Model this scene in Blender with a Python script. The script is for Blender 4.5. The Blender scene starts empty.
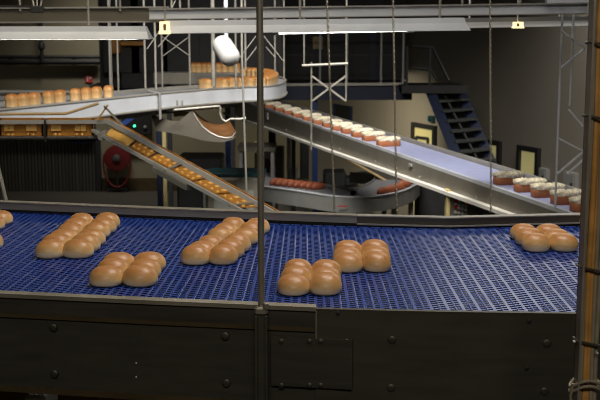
import bpy, math, random
from mathutils import Vector, Matrix
random.seed(7)
PI = math.pi
scn = bpy.context.scene
col = scn.collection

# ------------------------------------------------------------------ camera
EYE = 4.5
F = 1100.0
HOR = 20.0
PITCH = math.atan((200 - HOR) / F)
cam_d = bpy.data.cameras.new('camera')
cam = bpy.data.objects.new('camera', cam_d)
col.objects.link(cam)
cam.location = (0, 0, EYE)
cam.rotation_euler = (PI / 2 - PITCH, 0, 0)
cam_d.sensor_width = 36
cam_d.lens = F / 600 * 36
cam_d.clip_start = 0.05
cam_d.clip_end = 200
cam_d.dof.use_dof = True
cam_d.dof.focus_distance = 3.3
cam_d.dof.aperture_fstop = 66 / 6.0
scn.camera = cam

def ray(px, py):
    u = (px - 300) / F
    v = (200 - py) / F
    return Vector((u, math.cos(PITCH) + v * math.sin(PITCH), -math.sin(PITCH) + v * math.cos(PITCH)))

def at_z(px, py, z):
    d = ray(px, py)
    return Vector((0, 0, EYE)) + d * ((z - EYE) / d.z)

def at_y(px, py, Y):
    d = ray(px, py)
    return Vector((0, 0, EYE)) + d * (Y / d.y)

# ------------------------------------------------------------------ materials
def new_mat(name):
    m = bpy.data.materials.new(name)
    m.use_nodes = True
    return m, m.node_tree.nodes, m.node_tree.links, m.node_tree.nodes['Principled BSDF']

def mat(name, c, rough=0.6, metal=0.0, var=0.15, scale=20.0, bump=0.0, coords='Object', stretch=None, spec=0.5, rvar=0.0):
    m, n, l, b = new_mat(name)
    tc = n.new('ShaderNodeTexCoord')
    src = tc.outputs[coords]
    if stretch:
        mp = n.new('ShaderNodeMapping'); mp.inputs['Scale'].default_value = stretch
        l.new(src, mp.inputs['Vector']); src = mp.outputs['Vector']
    nz = n.new('ShaderNodeTexNoise')
    nz.inputs['Scale'].default_value = scale; nz.inputs['Detail'].default_value = 5
    l.new(src, nz.inputs['Vector'])
    rp = n.new('ShaderNodeValToRGB')
    rp.color_ramp.elements[0].position = 0.3; rp.color_ramp.elements[1].position = 0.7
    rp.color_ramp.elements[0].color = (*[x * (1 - var) for x in c], 1)
    rp.color_ramp.elements[1].color = (*[min(1, x * (1 + var)) for x in c], 1)
    l.new(nz.outputs['Fac'], rp.inputs['Fac'])
    l.new(rp.outputs['Color'], b.inputs['Base Color'])
    b.inputs['Roughness'].default_value = rough
    b.inputs['Metallic'].default_value = metal
    b.inputs['Specular IOR Level'].default_value = spec
    if rvar:
        mr = n.new('ShaderNodeMapRange')
        mr.inputs['To Min'].default_value = max(0.05, rough - rvar); mr.inputs['To Max'].default_value = min(1, rough + rvar)
        l.new(nz.outputs['Fac'], mr.inputs['Value']); l.new(mr.outputs['Result'], b.inputs['Roughness'])
    if bump:
        bp = n.new('ShaderNodeBump'); bp.inputs['Strength'].default_value = bump; bp.inputs['Distance'].default_value = 0.01
        l.new(nz.outputs['Fac'], bp.inputs['Height']); l.new(bp.outputs['Normal'], b.inputs['Normal'])
    return m

def crust(name, top, mid, low, scale=30, bump=0.15, rough=0.5, p=(0.12, 0.45, 0.85)):
    """baked crust: pale at the foot, golden on the sides, browner on the crown, with blotches"""
    m, n, l, b = new_mat(name)
    tc = n.new('ShaderNodeTexCoord')
    sp = n.new('ShaderNodeSeparateXYZ'); l.new(tc.outputs['Generated'], sp.inputs[0])
    nz = n.new('ShaderNodeTexNoise'); nz.inputs['Scale'].default_value = scale; nz.inputs['Detail'].default_value = 4
    l.new(tc.outputs['Object'], nz.inputs['Vector'])
    oi = n.new('ShaderNodeObjectInfo')
    a1 = n.new('ShaderNodeMath'); a1.operation = 'MULTIPLY_ADD'
    l.new(nz.outputs['Fac'], a1.inputs[0]); a1.inputs[1].default_value = 0.35; l.new(sp.outputs['Z'], a1.inputs[2])
    a2 = n.new('ShaderNodeMath'); a2.operation = 'MULTIPLY_ADD'
    l.new(oi.outputs['Random'], a2.inputs[0]); a2.inputs[1].default_value = 0.14; l.new(a1.outputs[0], a2.inputs[2])
    a3 = n.new('ShaderNodeMath'); a3.operation = 'SUBTRACT'; l.new(a2.outputs[0], a3.inputs[0]); a3.inputs[1].default_value = 0.24
    rp = n.new('ShaderNodeValToRGB')
    e = rp.color_ramp.elements
    e[0].position = p[0]; e[0].color = (*low, 1)
    e[1].position = p[2]; e[1].color = (*top, 1)
    k = e.new(p[1]); k.color = (*mid, 1)
    l.new(a3.outputs[0], rp.inputs['Fac']); l.new(rp.outputs['Color'], b.inputs['Base Color'])
    b.inputs['Roughness'].default_value = rough
    n2 = n.new('ShaderNodeTexNoise'); n2.inputs['Scale'].default_value = scale * 6
    l.new(tc.outputs['Object'], n2.inputs['Vector'])
    bp = n.new('ShaderNodeBump'); bp.inputs['Strength'].default_value = bump; bp.inputs['Distance'].default_value = 0.004
    l.new(n2.outputs['Fac'], bp.inputs['Height']); l.new(bp.outputs['Normal'], b.inputs['Normal'])
    return m

def emit(name, c, s):
    m, n, l, b = new_mat(name)
    b.inputs['Base Color'].default_value = (*c, 1)
    b.inputs['Emission Color'].default_value = (*c, 1)
    b.inputs['Emission Strength'].default_value = s
    return m

M = {}
M['steel_dark'] = mat('dark brushed steel', (0.085, 0.078, 0.062), 0.5, 0.6, 0.18, 3, stretch=(1, 1, 12), rvar=0.1)
M['steel_plate'] = mat('dull plate steel', (0.075, 0.069, 0.052), 0.55, 0.5, 0.12, 6, stretch=(1, 1, 6), rvar=0.1)
M['steel'] = mat('brushed stainless steel', (0.30, 0.285, 0.25), 0.5, 0.25, 0.12, 4, stretch=(1, 1, 10), rvar=0.08)
M['steel_bright'] = mat('bright stainless steel', (0.58, 0.60, 0.63), 0.45, 0.05, 0.08, 5, rvar=0.06)
M['lip'] = mat('worn steel lip', (0.30, 0.27, 0.21), 0.45, 0.5, 0.15, 8, rvar=0.1)
M['brass'] = mat('brown oxidised ledge', (0.075, 0.052, 0.022), 0.55, 0.3, 0.2, 10)
M['rail_grey'] = mat('pale galvanised rail', (0.42, 0.42, 0.41), 0.5, 0.1, 0.1, 8)
M['tread_grey'] = mat('grey grating tread', (0.075, 0.08, 0.078), 0.6, 0.2, 0.15, 12)  # one even grey, a step lighter than the dark tread
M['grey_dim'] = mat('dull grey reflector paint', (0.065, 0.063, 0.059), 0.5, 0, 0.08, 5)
M['belt_blue'] = mat('blue belt plastic', (0.012, 0.042, 0.24), 0.30, 0, 0.12, 14, spec=0.55, rvar=0.05)
M['under'] = mat('black for shaded gaps', (0.010, 0.010, 0.012), 0.8, 0, 0.1)  # black stands for the shade in belt slots and rail recess
M['bun'] = crust('bread roll crust', (0.43, 0.19, 0.055), (0.70, 0.435, 0.18), (0.88, 0.71, 0.46), 24, rough=0.40, p=(0.17, 0.46, 0.84))
M['tin_crust'] = crust('tin loaf crust', (0.34, 0.13, 0.028), (0.56, 0.32, 0.12), (0.74, 0.51, 0.26), 20, p=(0.05, 0.6, 0.95))
M['dark_crust'] = crust('dark loaf crust', (0.34, 0.10, 0.042), (0.24, 0.062, 0.026), (0.14, 0.036, 0.016), 18, p=(.15, .5, .9))
M['brown_base'] = crust('topped loaf crust', (0.42, 0.155, 0.06), (0.36, 0.12, 0.042), (0.30, 0.09, 0.032), 20)
M['topping'] = mat('pale flaked topping', (0.76, 0.65, 0.48), 0.8, 0, 0.42, 45, bump=0.6)
M['white_metal'] = mat('white painted metal', (0.55, 0.575, 0.62), 0.45, 0, 0.05, 5)
M['grey_metal'] = mat('grey painted metal', (0.30, 0.29, 0.28), 0.5, 0.2, 0.08, 5)
M['olive_metal'] = mat('olive grey painted trunking', (0.12, 0.108, 0.082), 0.55, 0.2, 0.1, 5)
M['rod'] = mat('galvanised rod', (0.40, 0.38, 0.33), 0.45, 0.5, 0.15, 20)
M['chain'] = mat('chain steel', (0.50, 0.45, 0.36), 0.4, 0.7, 0.2, 60)
M['tube'] = emit('fluorescent tube glow', (1.0, 0.95, 0.85), 5)
M['warm'] = emit('warm lit lamp end', (1.0, 0.80, 0.44), 1.0)
M['amber'] = mat('ochre plastic', (0.46, 0.20, 0.03), 0.45, 0, 0.2, 12)
M['amber_lt'] = mat('light ochre plastic', (0.85, 0.50, 0.14), 0.45, 0, 0.12, 12)
M['amber_tube'] = mat('buff tube', (0.62, 0.45, 0.22), 0.4, 0.2, 0.1, 8)
M['belt_lilac'] = mat('pale lilac belt fabric', (0.36, 0.39, 0.60), 0.4, 0, 0.08, 10)
M['belt_grey'] = mat('grey belt fabric', (0.22, 0.22, 0.24), 0.55, 0, 0.1, 10)
M['panel_olive'] = mat('grey side plate', (0.23, 0.21, 0.17), 0.5, 0.35, 0.12, 5)
M['panel_grey'] = mat('pale grey side plate', (0.33, 0.33, 0.31), 0.5, 0.3, 0.1, 5)
M['flange'] = mat('white flange', (0.86, 0.83, 0.76), 0.5, 0, 0.05, 10)
M['wall_r'] = mat('painted wall, warm grey', (0.25, 0.225, 0.185), 0.85, 0, 0.05, 1.2)
M['wall_b'] = mat('painted wall, olive cream', (0.22, 0.195, 0.13), 0.85, 0, 0.08, 1.0)
M['floor'] = mat('sealed concrete', (0.045, 0.040, 0.031), 0.6, 0, 0.12, 0.8)
M['ceil'] = mat('dark ceiling', (0.06, 0.06, 0.06), 0.9, 0, 0.1, 1)
M['black'] = mat('black painted metal', (0.018, 0.018, 0.018), 0.55, 0, 0.2, 6)
M['navy'] = mat('navy blue painted steel', (0.006, 0.014, 0.045), 0.5, 0, 0.12, 6)
M['blue'] = mat('mid blue painted steel', (0.02, 0.055, 0.22), 0.45, 0, 0.12, 6)
M['tread'] = mat('dark grating tread', (0.03, 0.032, 0.032), 0.6, 0.3, 0.15, 12)
M['door_glow'] = emit('lit door glass', (0.52, 0.46, 0.20), 0.36)
M['red'] = mat('red enamel', (0.13, 0.014, 0.014), 0.4, 0, 0.15, 10)
M['red_sign'] = mat('red sign plate', (0.50, 0.03, 0.03), 0.5, 0, 0.05, 10)
M['white'] = mat('white plastic', (0.50, 0.495, 0.48), 0.35, 0, 0.03, 10)
M['paper'] = mat('pale grey panel', (0.30, 0.30, 0.285), 0.7, 0, 0.05, 10)
M['cream'] = mat('cream painted post', (0.55, 0.45, 0.20), 0.6, 0, 0.1, 8)
M['sheet'] = mat('grey guard sheet', (0.13, 0.117, 0.09), 0.6, 0.2, 0.1, 4)
M['rust'] = mat('brown stained trough', (0.24, 0.11, 0.04), 0.55, 0.1, 0.4, 6)
M['teal'] = mat('teal crate plastic', (0.012, 0.065, 0.075), 0.5, 0, 0.1, 8)
M['cable_orange'] = mat('ochre cable sheath', (0.50, 0.25, 0.06), 0.5, 0, 0.2, 30)
M['cable_grey'] = mat('drab grey cable sheath', (0.26, 0.22, 0.15), 0.55, 0, 0.15, 30)
M['tie'] = mat('dark cable tie', (0.06, 0.05, 0.035), 0.4, 0, 0.1, 30)
M['door_dark'] = mat('ribbed dark shutter', (0.05, 0.046, 0.036), 0.7, 0.1, 0.5, 2.0, stretch=(14, 1, 0.1))
for nm, c in (('b_red', (0.7, 0.03, 0.03)), ('b_orange', (0.8, 0.3, 0.03)), ('b_green', (0.02, 0.5, 0.2)), ('b_white', (0.85, 0.85, 0.82))):
    M[nm] = mat(nm + ' cap', c, 0.35, 0, 0.05, 10)
M['led'] = emit('green pilot light', (0.05, 0.9, 0.35), 4)

# ------------------------------------------------------------------ mesh helpers
WL = {}
class MB:
    def __init__(s): s.v = []; s.f = []
    def add(s, vs, fs):
        k = len(s.v); s.v += [Vector(p) for p in vs]; s.f += [tuple(i + k for i in f) for f in fs]; return s
    def frame(s, o, ax, ay, az, c=0.0):
        """box with corner-centre o and half vectors"""
        o, ax, ay, az = Vector(o), Vector(ax), Vector(ay), Vector(az)
        vs = [o + ax * i + ay * j + az * k for k in (-1, 1) for j in (-1, 1) for i in (-1, 1)]
        return s.add(vs, [(0, 2, 3, 1), (4, 5, 7, 6), (0, 1, 5, 4), (2, 6, 7, 3), (0, 4, 6, 2), (1, 3, 7, 5)])
    def box(s, x0, x1, y0, y1, z0, z1):
        return s.frame(((x0 + x1) / 2, (y0 + y1) / 2, (z0 + z1) / 2), ((x1 - x0) / 2, 0, 0), (0, (y1 - y0) / 2, 0), (0, 0, (z1 - z0) / 2))
    def cbox(s, c, dx, dy, dz, rz=0.0, ch=0.0):
        """box sitting on c (base centre) turned by rz with a chamfered top/edge loop"""
        R = Matrix.Rotation(rz, 3, 'Z'); c = Vector(c)
        if ch <= 0:
            return s.frame(c + Vector((0, 0, dz / 2)), R @ Vector((dx / 2, 0, 0)), R @ Vector((0, dy / 2, 0)), (0, 0, dz / 2))
        def ring(ix, iy, z):
            x, y = dx / 2 - ix, dy / 2 - iy
            q = min(ch, x * .6, y * .6)
            return [c + R @ Vector((a, b, 0)) + Vector((0, 0, z)) for a, b in
                    ((x, -y + q), (x, y - q), (x - q, y), (-x + q, y), (-x, y - q), (-x, -y + q), (-x + q, -y), (x - q, -y))]
        rings = [ring(ch, ch, 0), ring(0, 0, ch), ring(0, 0, dz - ch), ring(ch, ch, dz)]
        vs = [p for r in rings for p in r]
        fs = [tuple(range(7, -1, -1)), tuple(range(24, 32))]
        for k in range(3):
            for i in range(8):
                j = (i + 1) % 8
                fs.append((k * 8 + i, k * 8 + j, k * 8 + 8 + j, k * 8 + 8 + i))
        return s.add(vs, fs)
    def bar(s, a, b, w, h, up=(0, 0, 1)):
        """rectangular bar from a to b, w across, h along up"""
        a, b = Vector(a), Vector(b); d = (b - a); L = d.length; d.normalize(); up = Vector(up)
        sx = d.cross(up)
        if sx.length < 1e-5: sx = d.cross(Vector((0, 1, 0)))
        sx.normalize(); uz = sx.cross(d).normalized()
        return s.frame((a + b) / 2, d * (L / 2), sx * (w / 2), uz * (h / 2))
    def tube(s, pts, r, n=10, cap=True, closed=False):
        pts = [Vector(p) for p in pts]; k0 = len(s.v); N = len(pts)
        rr = r if isinstance(r, (list, tuple)) else [r] * N
        prev = None
        for i, p in enumerate(pts):
            if closed: d = pts[(i + 1) % N] - pts[i - 1]
            else: d = pts[min(i + 1, N - 1)] - pts[max(i - 1, 0)]
            d.normalize()
            if prev is None:
                ref = Vector((0, 0, 1)) if abs(d.z) < 0.9 else Vector((1, 0, 0))
                u = d.cross(ref).normalized()
            else:
                u = (prev - d * prev.dot(d)).normalized()
            prev = u; w = d.cross(u)
            for j in range(n):
                a = 2 * PI * j / n
                s.v.append(p + u * (math.cos(a) * rr[i]) + w * (math.sin(a) * rr[i]))
        rng = N if closed else N - 1
        for i in range(rng):
            i2 = (i + 1) % N
            for j in range(n):
                j2 = (j + 1) % n
                s.f.append((k0 + i * n + j, k0 + i * n + j2, k0 + i2 * n + j2, k0 + i2 * n + j))
        if cap and not closed:
            s.f.append(tuple(k0 + j for j in range(n - 1, -1, -1)))
            s.f.append(tuple(k0 + (N - 1) * n + j for j in range(n)))
        return s
    def lathe(s, o, axis, prof, n=24):
        """prof: list of (radius, distance along axis)"""
        o = Vector(o); axis = Vector(axis).normalized()
        ref = Vector((0, 0, 1)) if abs(axis.z) < 0.9 else Vector((1, 0, 0))
        u = axis.cross(ref).normalized(); w = axis.cross(u); k0 = len(s.v)
        for r, t in prof:
            for j in range(n):
                a = 2 * PI * j / n
                s.v.append(o + axis * t + u * (math.cos(a) * r) + w * (math.sin(a) * r))
        for i in range(len(prof) - 1):
            for j in range(n):
                j2 = (j + 1) % n
                s.f.append((k0 + i * n + j, k0 + i * n + j2, k0 + (i + 1) * n + j2, k0 + (i + 1) * n + j))
        s.f.append(tuple(k0 + j for j in range(n - 1, -1, -1)))
        s.f.append(tuple(k0 + (len(prof) - 1) * n + j for j in range(n)))
        return s
    def strip(s, A, B, th, up=(0, 0, 1)):
        """solid ribbon between polylines A and B, thickened down by th along up"""
        n = len(A); up = Vector(up)
        vs = [Vector(p) for p in A] + [Vector(p) for p in B] + [Vector(p) - up * th for p in A] + [Vector(p) - up * th for p in B]
        fs = []
        for i in range(n - 1):
            fs += [(i, i + 1, n + i + 1, n + i), (2 * n + i, 3 * n + i, 3 * n + i + 1, 2 * n + i + 1),
                   (i, 2 * n + i, 2 * n + i + 1, i + 1), (n + i, n + i + 1, 3 * n + i + 1, 3 * n + i)]
        fs += [(0, n, 3 * n, 2 * n), (n - 1, 3 * n - 1, 4 * n - 1, 2 * n - 1)]
        return s.add(vs, fs)
    def prism(s, poly, d):
        """polygon (3D points, planar) extruded by vector d"""
        n = len(poly); d = Vector(d)
        vs = [Vector(p) for p in poly] + [Vector(p) + d for p in poly]
        return s.add(vs, [tuple(range(n)), tuple(range(2 * n - 1, n - 1, -1))] + [(i, n + i, n + (i + 1) % n, (i + 1) % n) for i in range(n)])
    def build(s, name, m, parent=None, smooth=False, ang=40):
        off = WL.get(parent.name, Vector((0, 0, 0))) if parent else Vector((0, 0, 0))
        me = bpy.data.meshes.new(name)
        me.from_pydata([p - off for p in s.v], [], s.f)
        import bmesh
        bm = bmesh.new(); bm.from_mesh(me); bmesh.ops.recalc_face_normals(bm, faces=bm.faces); bm.to_mesh(me); bm.free()
        if smooth:
            me.polygons.foreach_set('use_smooth', [True] * len(me.polygons))
            me.set_sharp_from_angle(angle=math.radians(ang))
        me.materials.append(m)
        o = bpy.data.objects.new(name, me); col.objects.link(o)
        if parent: o.parent = parent
        WL[o.name] = off
        return o

def tag(o, label=None, cat=None, group=None, kind=None):
    if label: o['label'] = label
    if cat: o['category'] = cat
    if group: o['group'] = group
    if kind: o['kind'] = kind
    return o

def empty(name, loc=(0, 0, 0), label=None, cat=None, group=None):
    o = bpy.data.objects.new(name, None); col.objects.link(o)
    o.location = loc; o.empty_display_size = 0.1
    WL[o.name] = Vector(loc)
    return tag(o, label, cat, group)

def dup(root, loc, rz=0.0, label=None, sc=None):
    r = root.copy(); col.objects.link(r); r.location = loc; r.rotation_euler = (0, 0, rz)
    if sc: r.scale = sc
    if label: r['label'] = label
    for ch in list(root.children):
        c = ch.copy(); col.objects.link(c); c.parent = r
        for g in ch.children:
            d = g.copy(); col.objects.link(d); d.parent = c
    return r

def place(root, loc, rz=0.0, label=None, sc=None):
    root.location = loc; root.rotation_euler = (0, 0, rz)
    if sc: root.scale = sc
    if label: root['label'] = label
    return root

def blob(mb, c, a, b, h, ex=2.4, nu=22, rz=0.0, prof=None, jit=0.0):
    """rounded loaf / roll: superelliptic plan, flat foot, domed crown"""
    P = prof or [(0.0, 0.0), (0.76, 0.0), (0.89, 0.04), (0.97, 0.14), (1.0, 0.29), (0.985, 0.43), (0.935, 0.58), (0.845, 0.72), (0.70, 0.845), (0.50, 0.935), (0.26, 0.985), (0.0, 1.0)]
    R = Matrix.Rotation(rz, 3, 'Z'); c = Vector(c); vs = []; fs = []
    ph = random.random() * 6
    for k, (r, z) in enumerate(P):
        if k in (0, len(P) - 1):
            vs.append(c + Vector((0, 0, z * h))); continue
        for j in range(nu):
            t = 2 * PI * j / nu
            ct, st = math.cos(t), math.sin(t)
            q = (abs(ct) ** ex + abs(st) ** ex) ** (-1 / ex)
            w = 1 + jit * math.sin(2 * t + ph) + jit * .6 * math.sin(3 * t + ph * 2)
            vs.append(c + R @ Vector((a * q * ct * r * w, b * q * st * r * w, 0)) + Vector((0, 0, z * h)))
    n = len(P)
    idx = lambda k, j: 1 + (k - 1) * nu + j % nu
    for j in range(nu):
        fs.append((0, idx(1, j + 1), idx(1, j)))
        fs.append((len(vs) - 1, idx(n - 2, j), idx(n - 2, j + 1)))
    for k in range(1, n - 2):
        for j in range(nu):
            fs.append((idx(k, j), idx(k, j + 1), idx(k + 1, j + 1), idx(k + 1, j)))
    return mb.add(vs, fs)

ORD = ['first', 'second', 'third', 'fourth', 'fifth', 'sixth', 'seventh', 'eighth', 'ninth', 'tenth', 'eleventh', 'twelfth', 'thirteenth', 'fourteenth', 'fifteenth', 'sixteenth']

# ================================================================== the hall
CEIL = 7.0
WD = Vector((-0.4, 0.917, 0)).normalized()        # right wall runs this way (away from the camera)
W0 = Vector((4.2, 20.0, 0))
WN = Vector((-WD.y, WD.x, 0))                     # into the room
if WN.x > 0: WN = -WN
def wr(t, z, off=0.0): return W0 + WD * t + WN * off + Vector((0, 0, z))
def wr_px(px, py, off=0.0):
    """pixel -> (t, z) on the right wall"""
    d = ray(px, py); o = Vector((0, 0, EYE)); n = WN
    p0 = W0 + WN * off
    k = (p0 - o).dot(n) / d.dot(n); p = o + d * k
    return (p - W0).dot(WD), p.z
YB = 29.0
tb = (YB - W0.y) / WD.y
MB().box(-14, 16, -4, YB + .3, -0.2, 0).build('floor', M['floor'])['kind'] = 'structure'
MB().box(-14, 16, -4, YB + .3, CEIL, CEIL + 0.2).build('ceiling', M['ceil'])['kind'] = 'structure'
xe = wr(tb, 0).x
MB().box(-14, xe, YB, YB + .3, 0, CEIL).build('wall_back', M['wall_b'])['kind'] = 'structure'
MB().box(-14.2, -14, -4, YB + .3, 0, CEIL).build('wall_left', M['wall_b'])['kind'] = 'structure'
tn = (-4 - W0.y) / WD.y
MB().frame(wr((tn + tb) / 2, CEIL / 2, -0.15), WD * ((tb - tn) / 2 + .15), WN * .15, (0, 0, CEIL / 2)).build('wall_right', M['wall_r'])['kind'] = 'structure'
MB().box(-14, 16, -4.3, -4, 0, CEIL).build('wall_front', M['wall_b'])['kind'] = 'structure'

# low brown band along the back wall
MB().box(-13.9, xe - .05, YB - .03, YB, 0, 0.35).build('baseboard_back', M['brass'])['kind'] = 'structure'

# doors in the right wall: a dark frame round lit yellow glass
def wall_door(name, x0, x1, ytop, zb, label):
    t0, _ = wr_px(x1, ytop); t1, zt = wr_px(x0, ytop)
    zt = wr_px((x0 + x1) / 2, ytop)[1]
    r = empty(name, wr((t0 + t1) / 2, zb)); r['kind'] = 'structure'; r['label'] = label
    fw = 0.09
    m = MB()
    m.frame(wr(t0 + fw / 2, (zb + zt) / 2, .04), WD * fw / 2, WN * .04, (0, 0, (zt - zb) / 2))
    m.frame(wr(t1 - fw / 2, (zb + zt) / 2, .04), WD * fw / 2, WN * .04, (0, 0, (zt - zb) / 2))
    m.frame(wr((t0 + t1) / 2, zt - fw / 2, .04), WD * ((t1 - t0) / 2 - fw), WN * .04, (0, 0, fw / 2))
    m.build('door_frame', M['black'], r)
    MB().frame(wr((t0 + t1) / 2, (zb + zt) / 2 - fw / 2, .015), WD * ((t1 - t0) / 2 - fw), WN * .012, (0, 0, (zt - zb - fw) / 2)).build('glass_panel', M['door_glow'], r)
    MB().frame(wr(t0 + fw + .08, zb + 1.0, .06), WD * .05, WN * .02, (0, 0, .012)).build('door_handle', M['steel'], r)
    return r, t0, t1
wall_door('door_1', 520, 541.5, 146.5, 0.0, 'yellow lit door in a dark frame right of the stair foot')
wall_door('door_2', 479, 502.5, 139.5, 0.0, 'yellow lit door behind the foot of the stairs')
d3, t0, t1 = wall_door('door_3', 414, 437.5, 124, 0.0, 'lit doorway with a dark inner frame left of the stairs')
m = MB()
tA, zA = wr_px(418, 137); tB, zB = wr_px(430, 138.5)
m.bar(wr(tA, zA, .05), wr(tB, zB, .05), .03, .06); m.bar(wr(tA, zA, .05), wr(tA, zA - .9, .05), .06, .03)
m.bar(wr(tB, zB, .05), wr(tB, zB - .9, .05), .06, .03)
tC, zC = wr_px(418, 143); tD, zD = wr_px(430, 144.5); m.bar(wr(tC, zC, .05), wr(tD, zD, .05), .03, .04)
m.build('inner_frame', M['black'], d3)
# dark window below the platform
t1_, z1_ = wr_px(336, 105); t0_, z0_ = wr_px(352, 126)
w = empty('window_1', wr((t0_ + t1_) / 2, z0_)); w['kind'] = 'structure'; w['label'] = 'small black window in the wall below the gantry'
MB().frame(wr((t0_ + t1_) / 2, (z0_ + z1_) / 2, .01), WD * ((t1_ - t0_) / 2), WN * .01, (0, 0, (z1_ - z0_) / 2)).build('pane', M['black'], w)
m = MB(); hw = (t1_ - t0_) / 2; hz = (z1_ - z0_) / 2; c_ = wr((t0_ + t1_) / 2, (z0_ + z1_) / 2, .03)
for sgn in (-1, 1):
    m.frame(c_ + WD * hw * sgn, WD * .03, WN * .03, (0, 0, hz + .03)); m.frame(c_ + Vector((0, 0, hz * sgn)), WD * hw, WN * .03, (0, 0, .03))
m.build('window_frame', M['navy'], w)
# pale panels on the wall
def wall_panel(name, x0, x1, y0, y1, mt, label, cat):
    t1, zt = wr_px(x0, y0); t0, _ = wr_px(x1, y0); zb = wr_px(x0, y1)[1]
    r = empty(name, wr((t0 + t1) / 2, zb), label, cat)
    MB().frame(wr((t0 + t1) / 2, (zt + zb) / 2, .04), WD * ((t1 - t0) / 2), WN * .04, (0, 0, (zt - zb) / 2)).build('casing', mt, r)
    MB().frame(wr((t0 + t1) / 2, (zt + zb) / 2, .085), WD * ((t1 - t0) / 2 - .03), WN * .006, (0, 0, (zt - zb) / 2 - .03)).build('cover', mt, r)
    MB().frame(wr(t0 + .07, (zt + zb) / 2, .1), WD * .015, WN * .012, (0, 0, .05)).build('latch', M['black'], r)
    return r
wall_panel('wall_cabinet', 542.5, 550, 167.5, 186, M['paper'], 'pale grey wall box just right of the yellow lit door', 'cabinet')
wall_panel('wall_cabinet', 567, 579, 171, 196, M['paper'], 'wide pale wall box behind the loaves beside the cable post', 'cabinet')
wall_panel('exit_sign', 431, 435.5, 115.5, 121.5, M['teal'], 'small dim green sign plate above the lit doorway', 'sign')

# shutter, hose reel and sign on the back wall
def bw(px, py, off=0.0): return at_y(px, py, YB - off)
a = bw(-60, 135); b_ = bw(96, 135)
r = empty('door_4', ((a.x + b_.x) / 2, YB, 0)); r['kind'] = 'structure'; r['label'] = 'tall dark ribbed shutter at the left of the back wall'
m = MB(); nrib = 46; wx = (b_.x - a.x) / nrib
for i in range(nrib): m.box(a.x + i * wx, a.x + (i + .7) * wx, YB - .10, YB - .04, 0, a.z)
m.box(a.x, b_.x, YB - .05, YB - .01, 0, a.z)
m.build('shutter_slats', M['door_dark'], r)
MB().box(b_.x, b_.x + .12, YB - .14, YB - .01, 0, a.z + .1).build('door_frame', M['black'], r)
MB().box(a.x, b_.x, YB - .3, YB - .01, a.z, a.z + .5).build('shutter_box', M['black'], r)
MB().box(b_.x + .15, b_.x + 2.7, YB - .02, YB, 0, bw(150, 182).z).build('trim_1', M['rust'])['kind'] = 'structure'

c = bw(117, 158, .25)
r = empty('hose_reel', (c.x, c.y, c.z - .35), 'round red fire hose reel on the back wall under the ochre conveyor', 'hose reel')
MB().lathe(c + Vector((0, .12, 0)), (0, -1, 0), [(.31, 0), (.34, .01), (.34, .045), (.3, .055), (.3, .16), (.34, .17), (.34, .20), (.30, .21)], 32).build('drum', M['red'], r, True)
MB().lathe(c + Vector((0, -.09, 0)), (0, -1, 0), [(.10, 0), (.10, .03), (.05, .05)], 20).build('hub', M['tread_grey'], r, True)
pts = [c + Vector((-.33 + .02 * math.sin(k), -.03, 0)) for k in range(1)]
pts = [c + Vector((math.cos(PI + PI * k / 16) * .36, -.04, -.15 + math.sin(PI + PI * k / 16) * (.62))) for k in range(17)]
pts = [c + Vector((-.33, -.04, .1))] + pts + [c + Vector((.36, -.04, .02))]
MB().tube(pts, .025, 8).build('hose', M['red'], r, True)
MB().tube([c + Vector((0, -.03, -.1)), c + Vector((0, -.03, -.75)), c + Vector((.02, .1, -.78))], .03, 8).build('nozzle_pipe', M['black'], r, True)
MB().box(c.x - .06, c.x + .06, c.y + .1, YB - .003, c.z - .06, c.z + .06).build('bracket', M['black'], r)
c = bw(117.5, 199, .2)
r = empty('wall_box', (c.x, c.y, c.z - .5), 'dark open steel bracket on the wall under the hose reel', 'bracket')
MB().box(c.x - .28, c.x - .2, YB - .25, YB - .02, 0.0, c.z + .28).box(c.x + .2, c.x + .28, YB - .25, YB - .02, 0.0, c.z + .28).build('upright', M['black'], r)
MB().box(c.x - .2, c.x + .2, YB - .25, YB - .02, c.z + .18, c.z + .28).build('crossbar', M['black'], r)

a = bw(85, 74.5, .03); b_ = bw(92.5, 82.5, .03)
r = empty('fire_sign', ((a.x + b_.x) / 2, YB, b_.z), 'red square fire point sign with white pictogram on the back wall', 'sign')
MB().box(a.x, b_.x, YB - .03, YB - .005, b_.z, a.z).build('plate', M['red_sign'], r)
sx = b_.x - a.x
m = MB()
m.box(a.x + sx * .25, a.x + sx * .42, YB - .038, YB - .03, b_.z + sx * .15, b_.z + sx * .75)
m.box(a.x + sx * .2, a.x + sx * .47, YB - .038, YB - .03, b_.z + sx * .8, b_.z + sx * .88)
m.box(a.x + sx * .6, a.x + sx * .82, YB - .038, YB - .03, b_.z + sx * .5, b_.z + sx * .8)
m.build('pictogram', M['white'], r)

# pipes on the left part of the back wall
for k, (y, rr) in enumerate(((57, .05), (62, .07))):
    p0, p1 = bw(-80, y, .2), bw(100, y, .2)
    r = empty('wall_pipe', (p0.x, p0.y, p0.z), 'thin upper dark pipe running level along the back wall' if k == 0 else 'thicker lower dark pipe running level along the back wall', 'pipe')
    MB().tube([p0, p1], rr, 10).build('pipe', M['black'], r, True)
    m = MB()
    for t in (.15, .5, .85): q = p0.lerp(p1, t); m.box(q.x - .04, q.x + .04, q.y, YB, q.z - .04, q.z + .04)
    m.build('clip', M['black'], r)
p0 = bw(41.5, 46, .3)
r = empty('drop_pipe', (p0.x, p0.y, p0.z), 'dark vertical pipe with a valve high on the back wall', 'pipe')
MB().tube([(p0.x, p0.y, CEIL), (p0.x, p0.y, bw(41, 62).z)], .05, 10).build('pipe', M['black'], r, True)
MB().lathe((p0.x, p0.y, p0.z - .1), (0, 0, 1), [(.05, 0), (.085, .04), (.085, .14), (.05, .2)], 14).build('valve', M['black'], r, True)

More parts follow.
